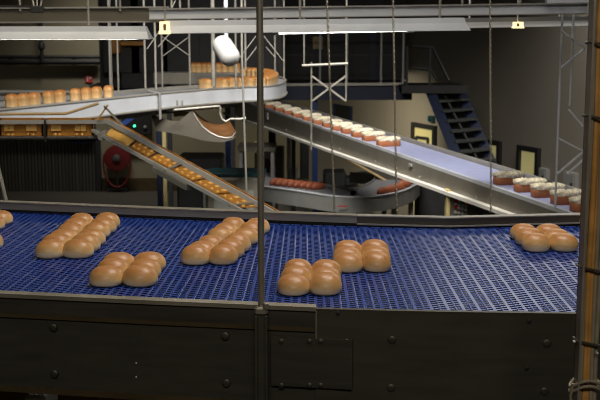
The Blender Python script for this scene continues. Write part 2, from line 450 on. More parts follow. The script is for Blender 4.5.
# ================================================================== gantry (mezzanine), stairs
YG = 20.0
ga = at_y(283, 86, YG); gb = at_y(412, 84, YG)
ZD = 3.33
r = empty('steel_gantry', (ga.x, YG, 0), 'dark raised steel platform with a navy edge beam on blue columns', 'platform')
MB().box(ga.x - 3.5, gb.x, YG, YG + 3.4, ZD - .06, ZD).build('deck', M['tread'], r)
MB().box(ga.x - 3.5, gb.x, YG - .05, YG + .05, ZD - .26, ZD - .02).build('edge_beam', M['navy'], r)
MB().bar((ga.x - 3.5, YG - .06, ZD), (gb.x - .2, YG - .06, ZD + .03), .05, .05).build('kick_rail', M['rod'], r)
for px in (315, 228):
    q = at_y(px, 150, YG + .1); MB().box(q.x - .05, q.x + .05, q.y, q.y + .12, 0, ZD - .06).build('column', M['blue'], r)
for px in (320, 347, 381, 403):
    q = at_y(px, 60, YG); MB().bar((q.x, YG - .03, ZD), (q.x, YG - .03, ZD + 1.1), .035, .035).build('rail_post', M['grey_metal'], r)
MB().bar((ga.x, YG - .03, ZD + .55), (gb.x - .2, YG - .03, ZD + .55), .025, .025).build('mid_rail', M['tread'], r)
MB().bar((ga.x, YG - .03, ZD + 1.1), (gb.x - .2, YG - .03, ZD + 1.1), .03, .03).build('top_rail', M['tread'], r)
# dark cabin on the gantry
r = empty('plant_cabin', (.5, YG + 2, ZD), 'black plant room cabin standing on the gantry', 'cabin')
cx1 = at_y(406, 60, YG + 2).x
MB().box(ga.x - 3, cx1, YG + 2, YG + 3.3, ZD, CEIL - .02).build('casing', M['black'], r)
q = at_y(355, 60, YG + 2); MB().box(q.x, q.x + .7, YG + 1.96, YG + 2, ZD, ZD + 1.7).build('door_leaf', M['black'], r)
q = at_y(370, 60, YG + 2); MB().box(q.x, q.x + .12, YG + 1.94, YG + 1.97, ZD, CEIL - .1).build('corner_post', M['navy'], r)
q = at_y(318, 43, YG + 1.9); r2 = MB().box(q.x - .10, q.x + .10, YG + 1.96, YG + 1.99, q.z - .12, q.z + .12).build('notice_board', M['cream'])
tag(r2, 'small dim cream notice on the black cabin front', 'notice')

# stairs: landing at the top left, steps falling to the right and towards the camera along the right wall
tA, _ = wr_px(440, 85, 1.0); tB, _ = wr_px(492, 176, 0.55)
top = at_y(440, 86, 19.8)
st = empty('steel_staircase', (top.x, top.y, 0), 'steep dark steel staircase with navy strings against the right wall', 'staircase')
def stp(px, py, Y): return at_y(px, py, Y)
# near (left) string and far (right) string in pixel terms, with depth moving nearer toward the foot
Ls0, Ls1 = stp(429, 88, 19.4), stp(465, 176, 18.2)
Rs0, Rs1 = stp(459, 88, 19.9), stp(497, 176, 18.7)
m = MB(); m.bar(Ls0, Ls1 + (Ls1 - Ls0) * .9, .05, .17, (1, 0, .4)); m.build('stringer', M['navy'], st)
m = MB(); m.bar(Rs0, Rs1 + (Rs1 - Rs0) * .9, .05, .17, (1, 0, .4)); m.build('stringer', M['navy'], st)
for k in range(15):
    t = (k + .35) / 8.6
    a, b = Ls0.lerp(Ls1, t), Rs0.lerp(Rs1, t)
    b.z = a.z
    m = MB(); d = (b - a).normalized(); n = Vector((-d.y, d.x, 0))
    m.frame((a + b) / 2 + n * -.02, (b - a) / 2, n * .10, (0, 0, .016)); m.build('tread', M['tread_grey'], st)
m = MB(); o_ = Vector((0.1, -.1, .0))
mid0, mid1 = Ls0.lerp(Rs0, .45), Ls1.lerp(Rs1, .7)
m.tube([mid0 + Vector((0, -.2, -.1)), mid1 + Vector((0, -.2, -.1))], .025, 8); m.build('brace', M['tread'], st, True)
LA = [stp(400, 83, 19.6), stp(463, 87, 19.8)]
MB().box(LA[0].x, LA[1].x, 19.3, 20.4, LA[0].z - .10, LA[0].z - .04).build('landing', M['black'], st)
MB().box(LA[0].x, LA[1].x + .02, 19.24, 19.3, LA[0].z - .16, LA[0].z - .02).build('landing_beam', M['black'], st)
zl = LA[0].z
h0, h1, h2 = stp(412, 46, 19.5), stp(433, 48, 19.5), stp(449, 81, 19.2)
MB().tube([h0, h1, h2], .028, 8).build('handrail', M['black'], st, True)
h0, h1, h2 = stp(412, 68, 19.5), stp(431, 70, 19.5), stp(437, 80, 19.4)
MB().tube([h0, h1, h2], .022, 8).build('mid_rail', M['black'], st, True)
for px in (407, 430): q = stp(px, 60, 19.5); MB().bar((q.x, 19.5, zl - .03), (q.x, 19.5, stp(px, 46, 19.5).z), .04, .04).build('rail_post', M['black'], st)
m = MB(); bo = Vector((0, .16, -.05)); m.prism([Ls0 + bo, Rs0 + bo, Rs1.lerp(Rs0, -.9) + bo, Ls1.lerp(Ls0, -.9) + bo], (0, .012, 0)); m.build('back_sheet', M['tread'], st)

# ================================================================== dark plant behind the loop conveyor
YO = 17.5
a = at_y(97, 92, YO); b_ = at_y(282, 92, YO)
r = empty('oven_housing', ((a.x + b_.x) / 2, YO, 2.6), 'large black plant housing behind the looping conveyor', 'housing')
zb = at_y(150, 88, YO).z
MB().box(a.x + .4, b_.x, YO, YO + 2.2, zb, CEIL - .05).build('casing', M['black'], r)
MB().box(a.x, a.x + .35, YO + .3, YO + 2.0, zb, CEIL - .05).build('side_pillar', M['black'], r)
for px in (122, 150, 182, 250):
    q = at_y(px, 60, YO); MB().box(q.x - .28, q.x + .28, YO - .05, YO, zb + .25, zb + 1.6).build('door_leaf', M['black'], r)
for px in (272,):
    q = at_y(px, 60, YO + 1); MB().box(q.x - .06, q.x + .06, YO + .9, YO + 1.0, 0, zb).build('leg', M['black'], r)
q = at_y(119, 47, YO - .2)
r2 = empty('duct_cover', (q.x, YO - .3, q.z - .1), 'dim ochre duct cover on the black housing at upper left', 'duct')
MB().cbox((q.x - .05, YO - .155, q.z - .1), .15, .3, .25, 0, .02).build('box_end', M['amber'], r2)
MB().cbox((q.x + .2, YO - .105, q.z + .02), .36, .2, .07, 0, .01).build('pipe_stub', M['amber'], r2)

# background conveyor with brown loaves seen between the hanger rods
zc = at_y(215, 73, 15).z
a = at_y(155, 76, 15); b_ = at_y(243, 73, 15)
r = empty('rear_conveyor', (a.x, 15, zc - .2), 'dim rear conveyor carrying brown loaves behind the white lamp', 'conveyor')
MB().box(a.x, b_.x, 14.9, 15.4, zc - .05, zc).build('belt', M['belt_grey'], r)
MB().box(a.x, b_.x, 14.86, 14.9, zc - .14, zc + .01).build('side_panel', M['panel_olive'], r)
for px in (168, 232): q = at_y(px, 60, 15.1); MB().box(q.x - .03, q.x + .03, 15.1, 15.16, 0, zc - .05).build('leg', M['tread'], r)

# ================================================================== bread prototypes
TP = [(0, 0), (.84, 0), (.93, .03), (.96, .14), (.97, .50), (1.03, .60), (1.03, .72), (.95, .84), (.76, .935), (.42, .985), (0, 1.0)]
def tin_loaf(w, l, h, name='tin_loaf', mt='tin_crust'):
    r = empty(name); mb = MB()
    blob(mb, (0, 0, 0), l / 2, w / 2, h, 4, 28, 0, TP, .015)
    mb.build('crust', M[mt], r, True, 60)
    return r
used = set()
def put(proto, loc, rz, label, sc=None, group=None):
    if proto.name in used: o = dup(proto, loc, rz, label, sc)
    else: used.add(proto.name); o = place(proto, loc, rz, label, sc)
    if group: o['group'] = group
    return o

bl = tin_loaf(.10, .24, .14, 'brown_loaf')
tag(bl, None, 'loaf', 'brown loaves on the rear conveyor')
for i, px in enumerate((194, 199, 204.5, 210, 219, 225, 231, 237)):
    q = at_y(px, 72, 15.15)
    put(bl, (q.x, 15.15, zc), PI / 2, 'brown loaf on the dim rear conveyor, %s from its left end' % ORD[i])

# ================================================================== fluorescent rails (at about eye level)
YF = 7.0
def rail_px(y_left, x_l, y_right, x_r, Y): return at_y(x_l, y_left, Y), at_y(x_r, y_right, Y)
# long trunking
r = empty('cable_trunking', (0, YF, 4.55), 'long grey overhead trunking crossing the whole top of the hall', 'trunking')
p0, p1 = at_y(-120, 16.2, YF + .35), at_y(170, 14.6, YF + .35)
MB().bar(p0, p1, .08, .088).build('channel', M['olive_metal'], r)
for dz, nm in ((.048, 'lip'), (-.045, 'lip')):
    MB().bar(p0 + Vector((0, -.045, dz)), p1 + Vector((0, -.045, dz)), .03, .010).build(nm, M['grey_metal'], r)
p0, p1 = at_y(150, 14.6, YF + .2), at_y(586, 8.8, YF + .2)
MB().bar(p0, p1, .07, .062).build('channel', M['white_metal'], r)
MB().bar(p0 + Vector((0, -.04, .034)), p1 + Vector((0, -.04, .034)), .03, .010).build('lip', M['grey_metal'], r)
MB().bar(p0 + Vector((0, -.04, -.030)), p1 + Vector((0, -.04, -.030)), .03, .006).build('lip', M['grey_metal'], r)
for px in (20, 120, 300, 440, 462, 520):
    q = at_y(px, 8, YF + .3); MB().tube([(q.x, YF + .3, q.z - .02), (q.x, YF + .3, CEIL)], .008, 8).build('hanger_rod', M['rod'], r, True)

def fixture(name, xl, xr, yt_l, yt_r, hpx, Y, label, tube_x=None, end='right', mt='white_metal', power=60):
    """reflector trough: sloped sides, closed slanted ends, tube lying in the open underside"""
    a, b = at_y(xl, yt_l, Y), at_y(xr, yt_r, Y)
    h = hpx * Y / F
    ax = (b - a).normalized(); nY = Vector((-ax.y, ax.x, 0)).normalized(); up = Vector((0, 0, 1))
    r = empty(name, ((a.x + b.x) / 2, Y, a.z - h), label, 'light fixture', 'hanging light fixtures')
    wt, wb = .05, .12; L = (b - a).length; sl = .03
    prof = [(-wb, -h), (-wb, -h * .95), (-wt, -h * .42), (-wt, 0), (wt, 0), (wt, -h * .42), (wb, -h * .95), (wb, -h), (wb - .006, -h), (wt - .006, -h * .42), (-wt + .006, -h * .42), (-wb + .006, -h)]
    vs = []; n = len(prof)
    for e in (0, 1):
        for (y, z) in prof:
            ex = sl * (-z / h) * (-1 if e == 0 else 1)
            vs.append((a if e == 0 else b) + ax * ex + nY * y + up * z)
    fs = [(i, (i + 1) % n, n + (i + 1) % n, n + i) for i in range(n)]
    m = MB(); m.add(vs, fs)
    for e in (0, 1):
        k = e * n
        q = [k + 0, k + 2, k + 3, k + 4, k + 5, k + 7]
        m.f.append(tuple(q))
    m.build('reflector', M[mt], r)
    ta = a + ax * .05 - up * (h * 1.0); tb_ = b - ax * .05 - up * (h * 1.0)
    if tube_x: ta.x = at_y(tube_x[0], 30, Y).x; tb_.x = at_y(tube_x[1], 30, Y).x
    return r, ta, tb_, nY
def lamp_tube(r, ta, tb_, rad=.013):
    MB().tube([ta, tb_], rad, 12).build('tube', M['tube'], r, True)
    m = MB()
    for q, s in ((ta, -1), (tb_, 1)): m.box(q.x - .02 + s * .02, q.x + .02 + s * .02, q.y - .018, q.y + .018, q.z - .016, q.z + .05)
    m.build('lamp_holder', M['white'], r)
    m = MB()
def hang(r, a, Y, xs, z):
    for x in xs: MB().tube([(x, Y, z), (x, Y, CEIL)], .007, 8).build('hanger_rod', M['rod'], r, True)

rA, ta, tb_, nY = fixture('fluorescent_fixture', -110, 146, 26.5, 26.2, 12.5, 6.8, 'white reflector light hanging at the top left edge')
ta.z += .010; tb_.z += .010; lamp_tube(rA, ta, tb_); hang(rA, 0, 6.8, [ta.x + .3, tb_.x - .3], 4.47)
rB, ta, tb_, nY = fixture('fluorescent_fixture', 167, 463, 20.5, 17.6, 12.6, 6.6, 'long white reflector light in the middle with a glowing tube edge', (279, 407))
ta.z += .004; tb_.z += .004; lamp_tube(rB, ta, tb_, .009); hang(rB, 0, 6.6, [at_y(300, 0, 6.6).x, at_y(440, 0, 6.6).x], 4.5)
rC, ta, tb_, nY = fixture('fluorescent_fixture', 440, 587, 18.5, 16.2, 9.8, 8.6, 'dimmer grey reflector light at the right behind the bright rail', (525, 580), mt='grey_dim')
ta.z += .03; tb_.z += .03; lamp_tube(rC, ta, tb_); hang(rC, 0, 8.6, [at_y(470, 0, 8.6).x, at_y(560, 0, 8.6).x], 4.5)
# lit end holders (warm glow)
def end_lamp(px0, px1, py0, py1, Y, label):
    a = at_y(px0, py0, Y); b = at_y(px1, py1, Y); cx = (a.x + b.x) / 2; w = (b.x - a.x); z0 = b.z; z1 = a.z
    r = empty('lamp_end_holder', (cx, Y, z0), label, 'lamp', 'warm lit lamp ends')
    m = MB()
    m.box(cx - w * .45, cx - w * .22, Y - .03, Y + .03, z0 + (z1 - z0) * .22, z1); m.box(cx + w * .22, cx + w * .45, Y - .03, Y + .03, z0 + (z1 - z0) * .22, z1)
    m.box(cx - w * .22, cx + w * .22, Y - .02, Y + .03, z0 + (z1 - z0) * .8, z1)
    m.build('bracket', M['warm'], r)
    MB().box(cx - w * .5, cx + w * .5, Y - .05, Y + .05, z0, z0 + (z1 - z0) * .25).build('lamp_edge', M['warm'], r)
    MB().tube([(cx, Y, z0 + (z1 - z0) * .3), (cx, Y, z0 + (z1 - z0) * .8)], w * .12, 10).build('lamp_cap', M['black'], r, True)
    MB().tube([(cx, Y + .02, z1 - .01), (cx, Y + .02, CEIL)], .006, 6).build('hanger_rod', M['rod'], r, True)
end_lamp(159.5, 170, 21.5, 34, 6.45, 'small warm lit lamp end between the left and middle lights')
end_lamp(513, 523, 22, 28.3, 8.4, 'small warm lit lamp end under the right grey light')
# junction box with conduits at the upper left
q = at_y(37, 9, 6.9)
r = empty('junction_box', (q.x, 6.9, q.z - .03), 'dark cable junction box on top of the trunking at upper left', 'junction box')
MB().cbox((q.x, 6.9, q.z - .025), .075, .06, .045, 0, .006).build('box_body', M['black'], r)
MB().bar(at_y(-60, 6, 6.95), at_y(34, 6.5, 6.95), .02, .014).build('conduit', M['black'], r)
m = MB()
for dx in (-.018, 0, .02): m.tube([(q.x + dx, 6.9, q.z + .01), (q.x + dx * 2.2, 6.92, q.z + .12), (q.x + dx * 1.2, 6.95, CEIL)], .006, 6)
m.build('cable', M['rod'], r, True)
q0, q1 = at_y(546, 1.5, 7.0), at_y(592, 0.5, 7.0)
r = empty('trunking_bracket', (q0.x, 7.0, q0.z), 'white mounting bracket above the right end of the trunking', 'bracket')
MB().bar(q0, q1, .06, .022).build('plate', M['white_metal'], r)
for px in (551, 561, 583): q = at_y(px, 0, 7.0); MB().tube([(q.x, 7.0, q.z - .01), (q.x, 7.0, CEIL)], .012, 8).build('stud', M['white_metal'], r, True)

# ================================================================== hanger rods, lattice frames, chains
def rod_frame(name, rods, braces, Y, label, cat='hanger frame', rad=.010, bars=(), bw_=.016, mt='rod'):
    q = at_y(rods[0][0], rods[0][2], Y)
    r = empty(name, (q.x, Y, q.z), label, cat)
    for (x0, y0, y1, *x1) in rods:
        x1 = x1[0] if x1 else x0
        a, b = at_y(x0, y0, Y), at_y(x0, y1, Y)
        if y0 <= 0: a.z = CEIL; a.x = b.x
        MB().tube([(b.x, Y, a.z), (b.x, Y, b.z)], rad, 8).build('rod', M[mt], r, True)
    for (x0, y0, x1, y1) in braces:
        MB().bar(at_y(x0, y0, Y - .012), at_y(x1, y1, Y - .012), bw_ * .5, bw_, (0, -1, 0)).build('brace', M[mt], r)
    for (x0, y0, x1, y1) in bars:
        MB().tube([at_y(x0, y0, Y - .02), at_y(x1, y1, Y - .02)], .016, 8).build('crossbar', M['rod'], r, True)
    return r
rod_frame('hanger_frame', [(110.5, 0, 92), (118.5, 0, 92)], [], 11.2, 'pair of thin rods hanging above the left loaves')
rod_frame('hanger_frame', [(145.5, 0, 88), (156, 0, 90)], [(147, 49, 158, 33), (158, 47, 170, 33)], 10.5, 'pair of rods with slanting braces left of the warm lamp end')
rod_frame('hanger_frame', [(162.5, 34, 88), (190, 0, 88)], [(163, 56, 190, 36), (163, 37, 190, 56)], 11.5, 'rod frame with a crossed brace right of the warm lamp end')
rod_frame('hanger_frame', [(171.5, 0, 8), (180, 0, 8)], [(172, 8, 179, -8)], 10.8, 'short lattice strut standing up above the trunking')
rod_frame('hanger_frame', [(213.5, 0, 86)], [], 10.2, 'single bright rod hanging left of the white lamp', rad=.018)
rod_frame('hanger_frame', [(236, 0, 88), (245.5, 0, 70)], [(240, 57, 256, 36), (246, 61, 262, 40)], 11.0, 'rod pair with slanting braces right of the white lamp')
rod_frame('hanger_frame', [(275, 0, 72), (284, 0, 80)], [(264, 36, 284, 62), (266, 47, 275, 57)], 12.0, 'rod pair with a falling brace at the loop end')
rod_frame('hanger_frame', [(304, 0, 65), (311.3, 62, 150), (346, 0, 100)], [(312, 76, 346, 101), (345.5, 76, 312, 101)], 13.6,
          'tall rod frame with a crossed brace and level bar right of the loop', bars=[(302, 65.5, 348, 63.5)], bw_=.04)
rod_frame('hanger_frame', [(555, 14, 210), (570, 14, 106)], [(561, 30, 585, 48.5), (585, 48.5, 561, 68), (569, 110, 583, 126), (558, 138, 583, 151), (557, 174, 584, 151), (567, 174, 583, 160)], 7.6,
          'bright lattice rod tower beside the cable post at the right', rad=.008, bw_=.022, mt='steel_bright')
q0, q1 = at_y(242, 60, 9.5), at_y(246.5, 190, 9.5)
r = empty('thin_hanger_wire', q1, 'single pale wire falling past the lower conveyor left of the dark post', 'wire')
MB().tube([Vector((q0.x, 9.5, CEIL)), q0, q1], .009, 8).build('wire', M['rod'], r, True)
q0, q1 = at_y(0, 176, 6), at_y(7, 206, 6)
tag(MB().tube([q0 + (q0 - q1) * .5, q1 + (q1 - q0) * .5], .012, 8).build('brace_rod', M['rod'], None, True), 'slanting pale rod at the left edge above the belt rail', 'rod')

def chain(px_t, py_t, px_b, py_b, Y, label, L=.034, rr=.0042):
    a, b = at_y(px_t, py_t, Y), at_y(px_b, py_b, Y)
    d = (b - a).normalized(); a = a - d * ((CEIL - a.z) / abs(d.z)) * 1.0
    if a.z > CEIL: a -= Vector((0, 0, a.z - CEIL))
    n = int((b - a).length / (L * .74)); m = MB()
    ux = Vector((1, 0, 0)); ux = (ux - d * ux.dot(d)).normalized(); uy = d.cross(ux)
    for i in range(n):
        c = a + d * (i * L * .74 + L / 2)
        s = (ux + uy).normalized() if i % 2 else (ux - uy).normalized()
        pts = []
        for k in range(12):
            t = 2 * PI * k / 12
            pts.append(c + d * (math.sin(t) * (L / 2 - rr)) + s * (math.cos(t) * L * .27))
        m.tube(pts, rr, 5, closed=True)
    return tag(m.build('hanging_chain', M['chain'], None, True), label, 'chain', 'steel chains in front of the inclined loaves')
chain(328, 30, 334.5, 213, 5.8, 'left steel chain hanging past the row of topped loaves', .019, .0024)
chain(393.5, 30, 396.7, 213, 5.8, 'middle steel chain hanging past the last loaf of the row', .019, .0024)
chain(490, 0, 491, 214, 5.8, 'right steel chain hanging in front of the grey wall', .019, .0024)

# ================================================================== white hanging lamp
c0, c1 = at_y(221.5, 44, 9.5), at_y(233, 61.5, 9.35)
ax = (c1 - c0).normalized()
r = empty('hanging_lamp', at_y(226, 66, 9.5), 'white tilted bucket shaped lamp hanging above the looping loaves', 'lamp')
R0 = .088
MB().lathe(c0 - ax * .045, ax, [(.03, 0), (.06, .006), (.078, .025), (R0, .06), (R0, .20), (.084, .235), (.07, .262), (.04, .28), (.01, .284)], 28).build('lamp_shade', M['white'], r, True, 50)
MB().tube([at_y(226.5, 42, 9.5), at_y(226, 32, 9.5), Vector((at_y(226, 20, 9.5).x, 9.5, CEIL))], .018, 10).build('stem', M['white_metal'], r, True)
MB().lathe(at_y(226.5, 43, 9.5), (0, 0, -1), [(.03, 0), (.035, .02), (.035, .05), (.02, .06)], 16).build('collar', M['white_metal'], r, True)

# ================================================================== topped loaf conveyor (right)
ZB = EYE - 1.34
L0, L1 = at_z(243, 101, ZB), at_z(600, 226, ZB)
dB = (L1 - L0).normalized(); nB = Vector((-dB.y, dB.x, 0))
if nB.x < 0: nB = -nB
wB = (at_z(508, 172, ZB) - L0).dot(nB)
L0 = L0 - dB * 1.6
r = empty('loaf_conveyor', (L1.x, L1.y, ZB - .3), 'long straight pale lilac conveyor carrying topped loaves down the right', 'conveyor')
up = Vector((0, 0, 1))
MB().strip([L0 + nB * .03, L1 + nB * .03], [L0 + nB * (wB - .03), L1 + nB * (wB - .03)], .02).build('belt', M['belt_lilac'], r)
MB().bar(L0 + nB * .012 + up * .006, L1 + nB * .012 + up * .006, .024, .03).build('guide_rail', M['steel_bright'], r)
MB().bar(L0 + nB * (wB + .0) + up * .012, L1 + nB * (wB + .0) + up * .012, .03, .05).build('guide_rail', M['steel'], r)
# side plate tapering towards the near end, white flange along its foot
def plate_z(P):  # height of the flange on the vertical plane of the near edge
    t = (P - L0).length / (L1 - L0).length
    return .33 - .20 * t
a, b = L0, L1
MB().prism([a + up * -.01, b + up * -.01, b + up * -plate_z(b), a + up * -plate_z(a)], nB * .012).build('side_panel', M['panel_olive'], r)
MB().prism([a + nB * wB - up * .01, b + nB * wB - up * .01, b + nB * wB - up * plate_z(b), a + nB * wB - up * plate_z(a)], nB * .012).build('side_panel', M['panel_olive'], r)
MB().bar(a - up * plate_z(a) - nB * .026, b - up * plate_z(b) - nB * .026, .06, .030).build('flange', M['flange'], r)
for t in (.30,):
    q = a.lerp(b, t) + nB * wB * .5
    MB().box(q.x - .03, q.x + .03, q.y - .03, q.y + .03, 0, ZB - .2).build('leg', M['black'], r)
for (x, y) in ((268, 116), (411.5, 165)):
    d = ray(x, y); o_ = Vector((0, 0, EYE)); k = (L0 - o_).dot(nB) / d.dot(nB); P = o_ + d * k
    MB().frame(P - nB * .012, dB * (.05 if x < 300 else .035), nB * .008, (0, 0, .05 if x < 300 else .012)).build('cover_plate', M['paper'], r)
for t in (.35, .45, .55, .65, .75, .85, .92):
    q = a.lerp(b, t) - up * (plate_z(a.lerp(b, t)) * .75) - nB * .004
    MB().lathe(q, -nB, [(.012, 0), (.012, .008), (.006, .01)], 8).build('bolt', M['steel'], r)

tl = empty('topped_loaf', (0, 0, 0), None, 'loaf', 'topped loaves on the lilac conveyor')
mb = MB(); blob(mb, (0, 0, 0), .128, .055, .068, 7, 32, 0, [(0, 0), (.92, 0), (.97, .03), (1, .12), (1.0, .7), (.98, .9), (.9, 1.0), (0, 1.0)], .006)
mb.build('crust', M['brown_base'], tl, True, 60)
mb = MB(); blob(mb, (0, 0, .056), .129, .057, .046, 7, 44, 0, [(0, 0), (.8, 0), (.95, .05), (1, .3), (1, .6), (.95, .8), (.8, .92), (.6, .97), (.4, 1), (.2, 1), (0, 1)], .01)
ob = mb.build('topping', M['topping'], tl, True, 80)
for v in ob.data.vertices:
    n = math.sin(v.co.x * 170 + 1) * math.cos(v.co.y * 210) * .005 + random.uniform(-.007, .007)
    v.co.z += n; v.co.x += random.uniform(-.004, .004); v.co.y += random.uniform(-.004, .004)
rzB = math.atan2(nB.y, nB.x)
spots = [(256, 105.5), (265, 109), (275, 112), (284, 115), (293, 118), (303.5, 121.5), (313.5, 125), (323.5, 128), (333, 131.2), (342.5, 134.2), (353, 137.8), (364, 141.5), (378.5, 147)]
for i, (px, py) in enumerate(spots):
    P = at_z(px, py, ZB); c = P + nB * .13 + dB * -.055
    k = len(spots) - 1 - i
    lab = 'topped loaf at the near end of the long row, by the middle chain' if k == 0 else 'topped loaf in the long row, %s back from its near end' % ORD[k]
    put(tl, (c.x, c.y, ZB), rzB + random.uniform(-.05, .05), lab)
R2 = ['farthest topped loaf of the near group, by the right chain', 'second topped loaf of the near group, below the yellow door', 'third topped loaf of the near group, left of the rod tower', 'fourth topped loaf of the near group, beside the cable post', 'nearest topped loaf, half hidden behind the cable post']
for i, (px, py) in enumerate(((497, 185.5), (518, 193), (535.5, 198.5), (555.5, 205.5), (575, 213))):
    P = at_z(px, py, ZB); c = P + nB * .13 + dB * -.055
    put(tl, (c.x, c.y, ZB), rzB + random.uniform(-.05, .05), R2[i])

# ================================================================== looping conveyor with tin loaves (upper left)
ZC = EYE - .70
out_px = [(-90, 125), (-30, 115.5), (30, 109), (90, 102.5), (140, 97.2), (180, 93.2), (215, 90.5), (240, 89), (258, 88.3), (270, 87.5), (279, 86), (284.5, 83.8), (286.3, 81.4), (284, 79.2), (277, 77.6), (262, 76.3), (240, 75.3), (215, 74.6)]
OUT = [at_z(x, y, ZC) for x, y in out_px]
def offset(P, w):
    R = []
    for i in range(len(P)):
        d = (P[min(i + 1, len(P) - 1)] - P[max(i - 1, 0)]).normalized()
        R.append(P[i] + Vector((-d.y, d.x, 0)) * w)
    return R
wC = .46
INN = offset(OUT, wC)
MIDC = offset(OUT, wC * .38)
r = empty('looping_conveyor', (OUT[5].x, OUT[5].y, ZC - .3), 'curved steel conveyor carrying tin loaves round a bend at upper left', 'conveyor')
MB().strip(offset(OUT, .02), offset(OUT, wC - .02), .03).build('belt', M['belt_grey'], r, True)
hC = .135
MB().strip([p + up * .012 for p in OUT], [p + up * .012 for p in offset(OUT, .012)], hC + .012).build('side_panel', M['steel_bright'], r, True, 30)
MB().strip([p + up * .03 for p in offset(OUT, wC)], [p + up * .03 for p in offset(OUT, wC + .015)], .12).build('side_panel', M['steel'], r, True, 30)
m = MB(); m.tube([p + up * .014 for p in offset(OUT, .006)], .013, 8); m.build('guide_rail', M['steel'], r, True)
m = MB(); m.tube([p + up * -.13 for p in offset(OUT, -.004)], .012, 8); m.build('guide_rail', M['steel'], r, True)
# dark frame below
MB().strip([p - up * .14 for p in offset(OUT, .06)[:8]], [p - up * .14 for p in offset(OUT, wC - .06)[:8]], .05).build('under_frame', M['steel_dark'], r)
for (x, y) in ((152, 96), (160, 95.5), (176, 99), (181, 99)):
    P = at_z(x, y - 0, ZC - .03)
    MB().cbox((P.x + .012, P.y - .012, ZC - .09), .02, .02, .05, 0, .004).build('joint_plate', M['grey_metal'], r)
m = MB(); q = at_z(157, 95.5, ZC); q += Vector((.03, -.03, 0)); m.tube([q + up * .02 + Vector((-.12, .1, .02)), q + up * .02, q + up * -.10, q + up * -.22], .013, 8); m.build('hook_bracket', M['grey_metal'], r, True)
q = at_z(54, 107, ZC - .04); MB().cbox((q.x + .02, q.y - .04, ZC - .075), .08, .04, .035, .9, .008).build('sensor', M['black'], r)

lf = tin_loaf(.083, .13, .114, 'tin_loaf')
tag(lf, None, 'loaf', 'tin loaves on the looping conveyor')
def head(i): return None
for i, (px, py) in enumerate(((9, 109), (21, 108.2), (32, 107), (46.5, 105.3), (58, 104), (73.5, 102.2), (84.5, 101), (95, 100), (107, 98.7))):
    P = at_z(px, py, ZC)
    names = ['leftmost tin loaf at the picture edge', 'second tin loaf from the left edge', 'third tin loaf from the left edge, standing alone', 'left tin loaf of the pair above the dark sensor', 'right tin loaf of the pair above the dark sensor', 'first tin loaf of the group of four below the fire sign', 'second tin loaf of the group of four below the fire sign', 'third tin loaf of the group of four below the fire sign', 'last tin loaf of the group of four below the fire sign']
    c = P + Vector((-.0, .085, 0))
    put(lf, (c.x, c.y, ZC + .002), PI / 2 - .08 + random.uniform(-.08, .08), names[i])
MIDR = offset(OUT, .17)
def along(P, px):  # point on polyline with projected x nearest px, going forward
    best = None
    for i in range(5, len(P) - 1):
        for k in range(20):
            q = P[i].lerp(P[i + 1], k / 20)
            x = 300 + F * q.x / (q.y * math.cos(PITCH) + (EYE - q.z) * math.sin(PITCH))
            yield x, q, (P[i + 1] - P[i]).normalized()
cand = list(along(MIDR, 0))
# walk the bend by arc length
fw = [cand[0][1]]; seq = cand
def walk(start_x, step, count, first_half=True):
    i0 = min(range(len(seq)), key=lambda k: abs(seq[k][0] - start_x) if k < len(seq) * .5 else 1e9)
    res = [i0]; acc = 0
    for k in range(i0 + 1, len(seq)):
        acc += (seq[k][1] - seq[k - 1][1]).length
        if acc >= step: res.append(k); acc = 0
        if len(res) >= count: break
    return res
idx = walk(206, .104, 60)
idx = [idx[0]] + [k for k in idx[2:] if k < len(seq) * .5 or seq[k][0] > 240]
print('ROW', len(idx))
for n_, k in enumerate(idx):
    x, q, d = seq[k]
    rz = math.atan2(d.y, d.x) + PI / 2
    lab = 'lone tin loaf before the bend, left of the row' if n_ == 0 else 'tin loaf in the packed row round the bend, %s from its near left end' % (ORD[n_ - 1] if n_ <= 16 else 'far')
    if n_ > 16: lab = 'tin loaf at the far end of the packed row, %s past the turn' % ORD[n_ - 17]
    put(lf, (q.x, q.y, ZC + .002), rz + random.uniform(-.04, .04), lab, (1.25, 1.08, 1.0))

# return beam behind the left loaves
p0, p1 = at_y(-60, 91.5, 12.4), at_y(140, 92.5, 12.4)
r = empty('support_beam', (p0.x, 12.4, p0.z - .1), 'grey double beam running level behind the left loaves', 'beam')
MB().tube([p0, p1], .022, 8).build('pipe', M['steel'], r, True)
MB().bar(p0 - up * .07, p1 - up * .07, .04, .05).build('channel', M['grey_metal'], r)
for px in (-20, 112): q = at_y(px, 92, 12.4); MB().tube([(q.x, 12.4, q.z), (q.x, 12.4, CEIL)], .01, 8).build('hanger_rod', M['rod'], r, True)

# ================================================================== curved guard / chute below the loop
Yg = 10.6
g = empty('chute_guard', at_y(190, 140, Yg), 'curved grey sheet metal chute with a brown trough under the looping conveyor', 'chute')
cut = []
P_ = lambda x, y, Y=Yg: at_y(x, y, Y)
poly = [(190, 112), (166, 132), (186, 136), (205, 141), (222, 142.5), (233, 139.5), (236, 136)]
arc = [(232, 137.2), (226, 138), (218, 136.5), (210, 132.5), (203, 127), (197.5, 120), (193.5, 113)]
MB().prism([P_(*q) for q in poly] + [P_(*q) for q in arc], (0, .012, 0)).build('guard_sheet', M['sheet'], g)
MB().prism([P_(*q) for q in ((150.5, 112), (156, 131), (166, 132), (180, 121), (172, 121), (158, 117))], (0, .012, 0)).build('guard_sheet', M['sheet'], g)
A = [P_(x, y) for x, y in [(236, 132)] + arc]; Bp = [p + Vector((-.12, .75, .06)) for p in A]
m = MB(); m.strip(A, Bp, .006); m.build('trough', M['rust'], g, True, 60)
m = MB(); m.tube(A, .008, 8); m.build('rim', M['rod'], g, True)
m = MB(); m.tube([P_(150, 112), P_(220, 106)], .012, 8); m.build('support_rod', M['rod'], g, True)
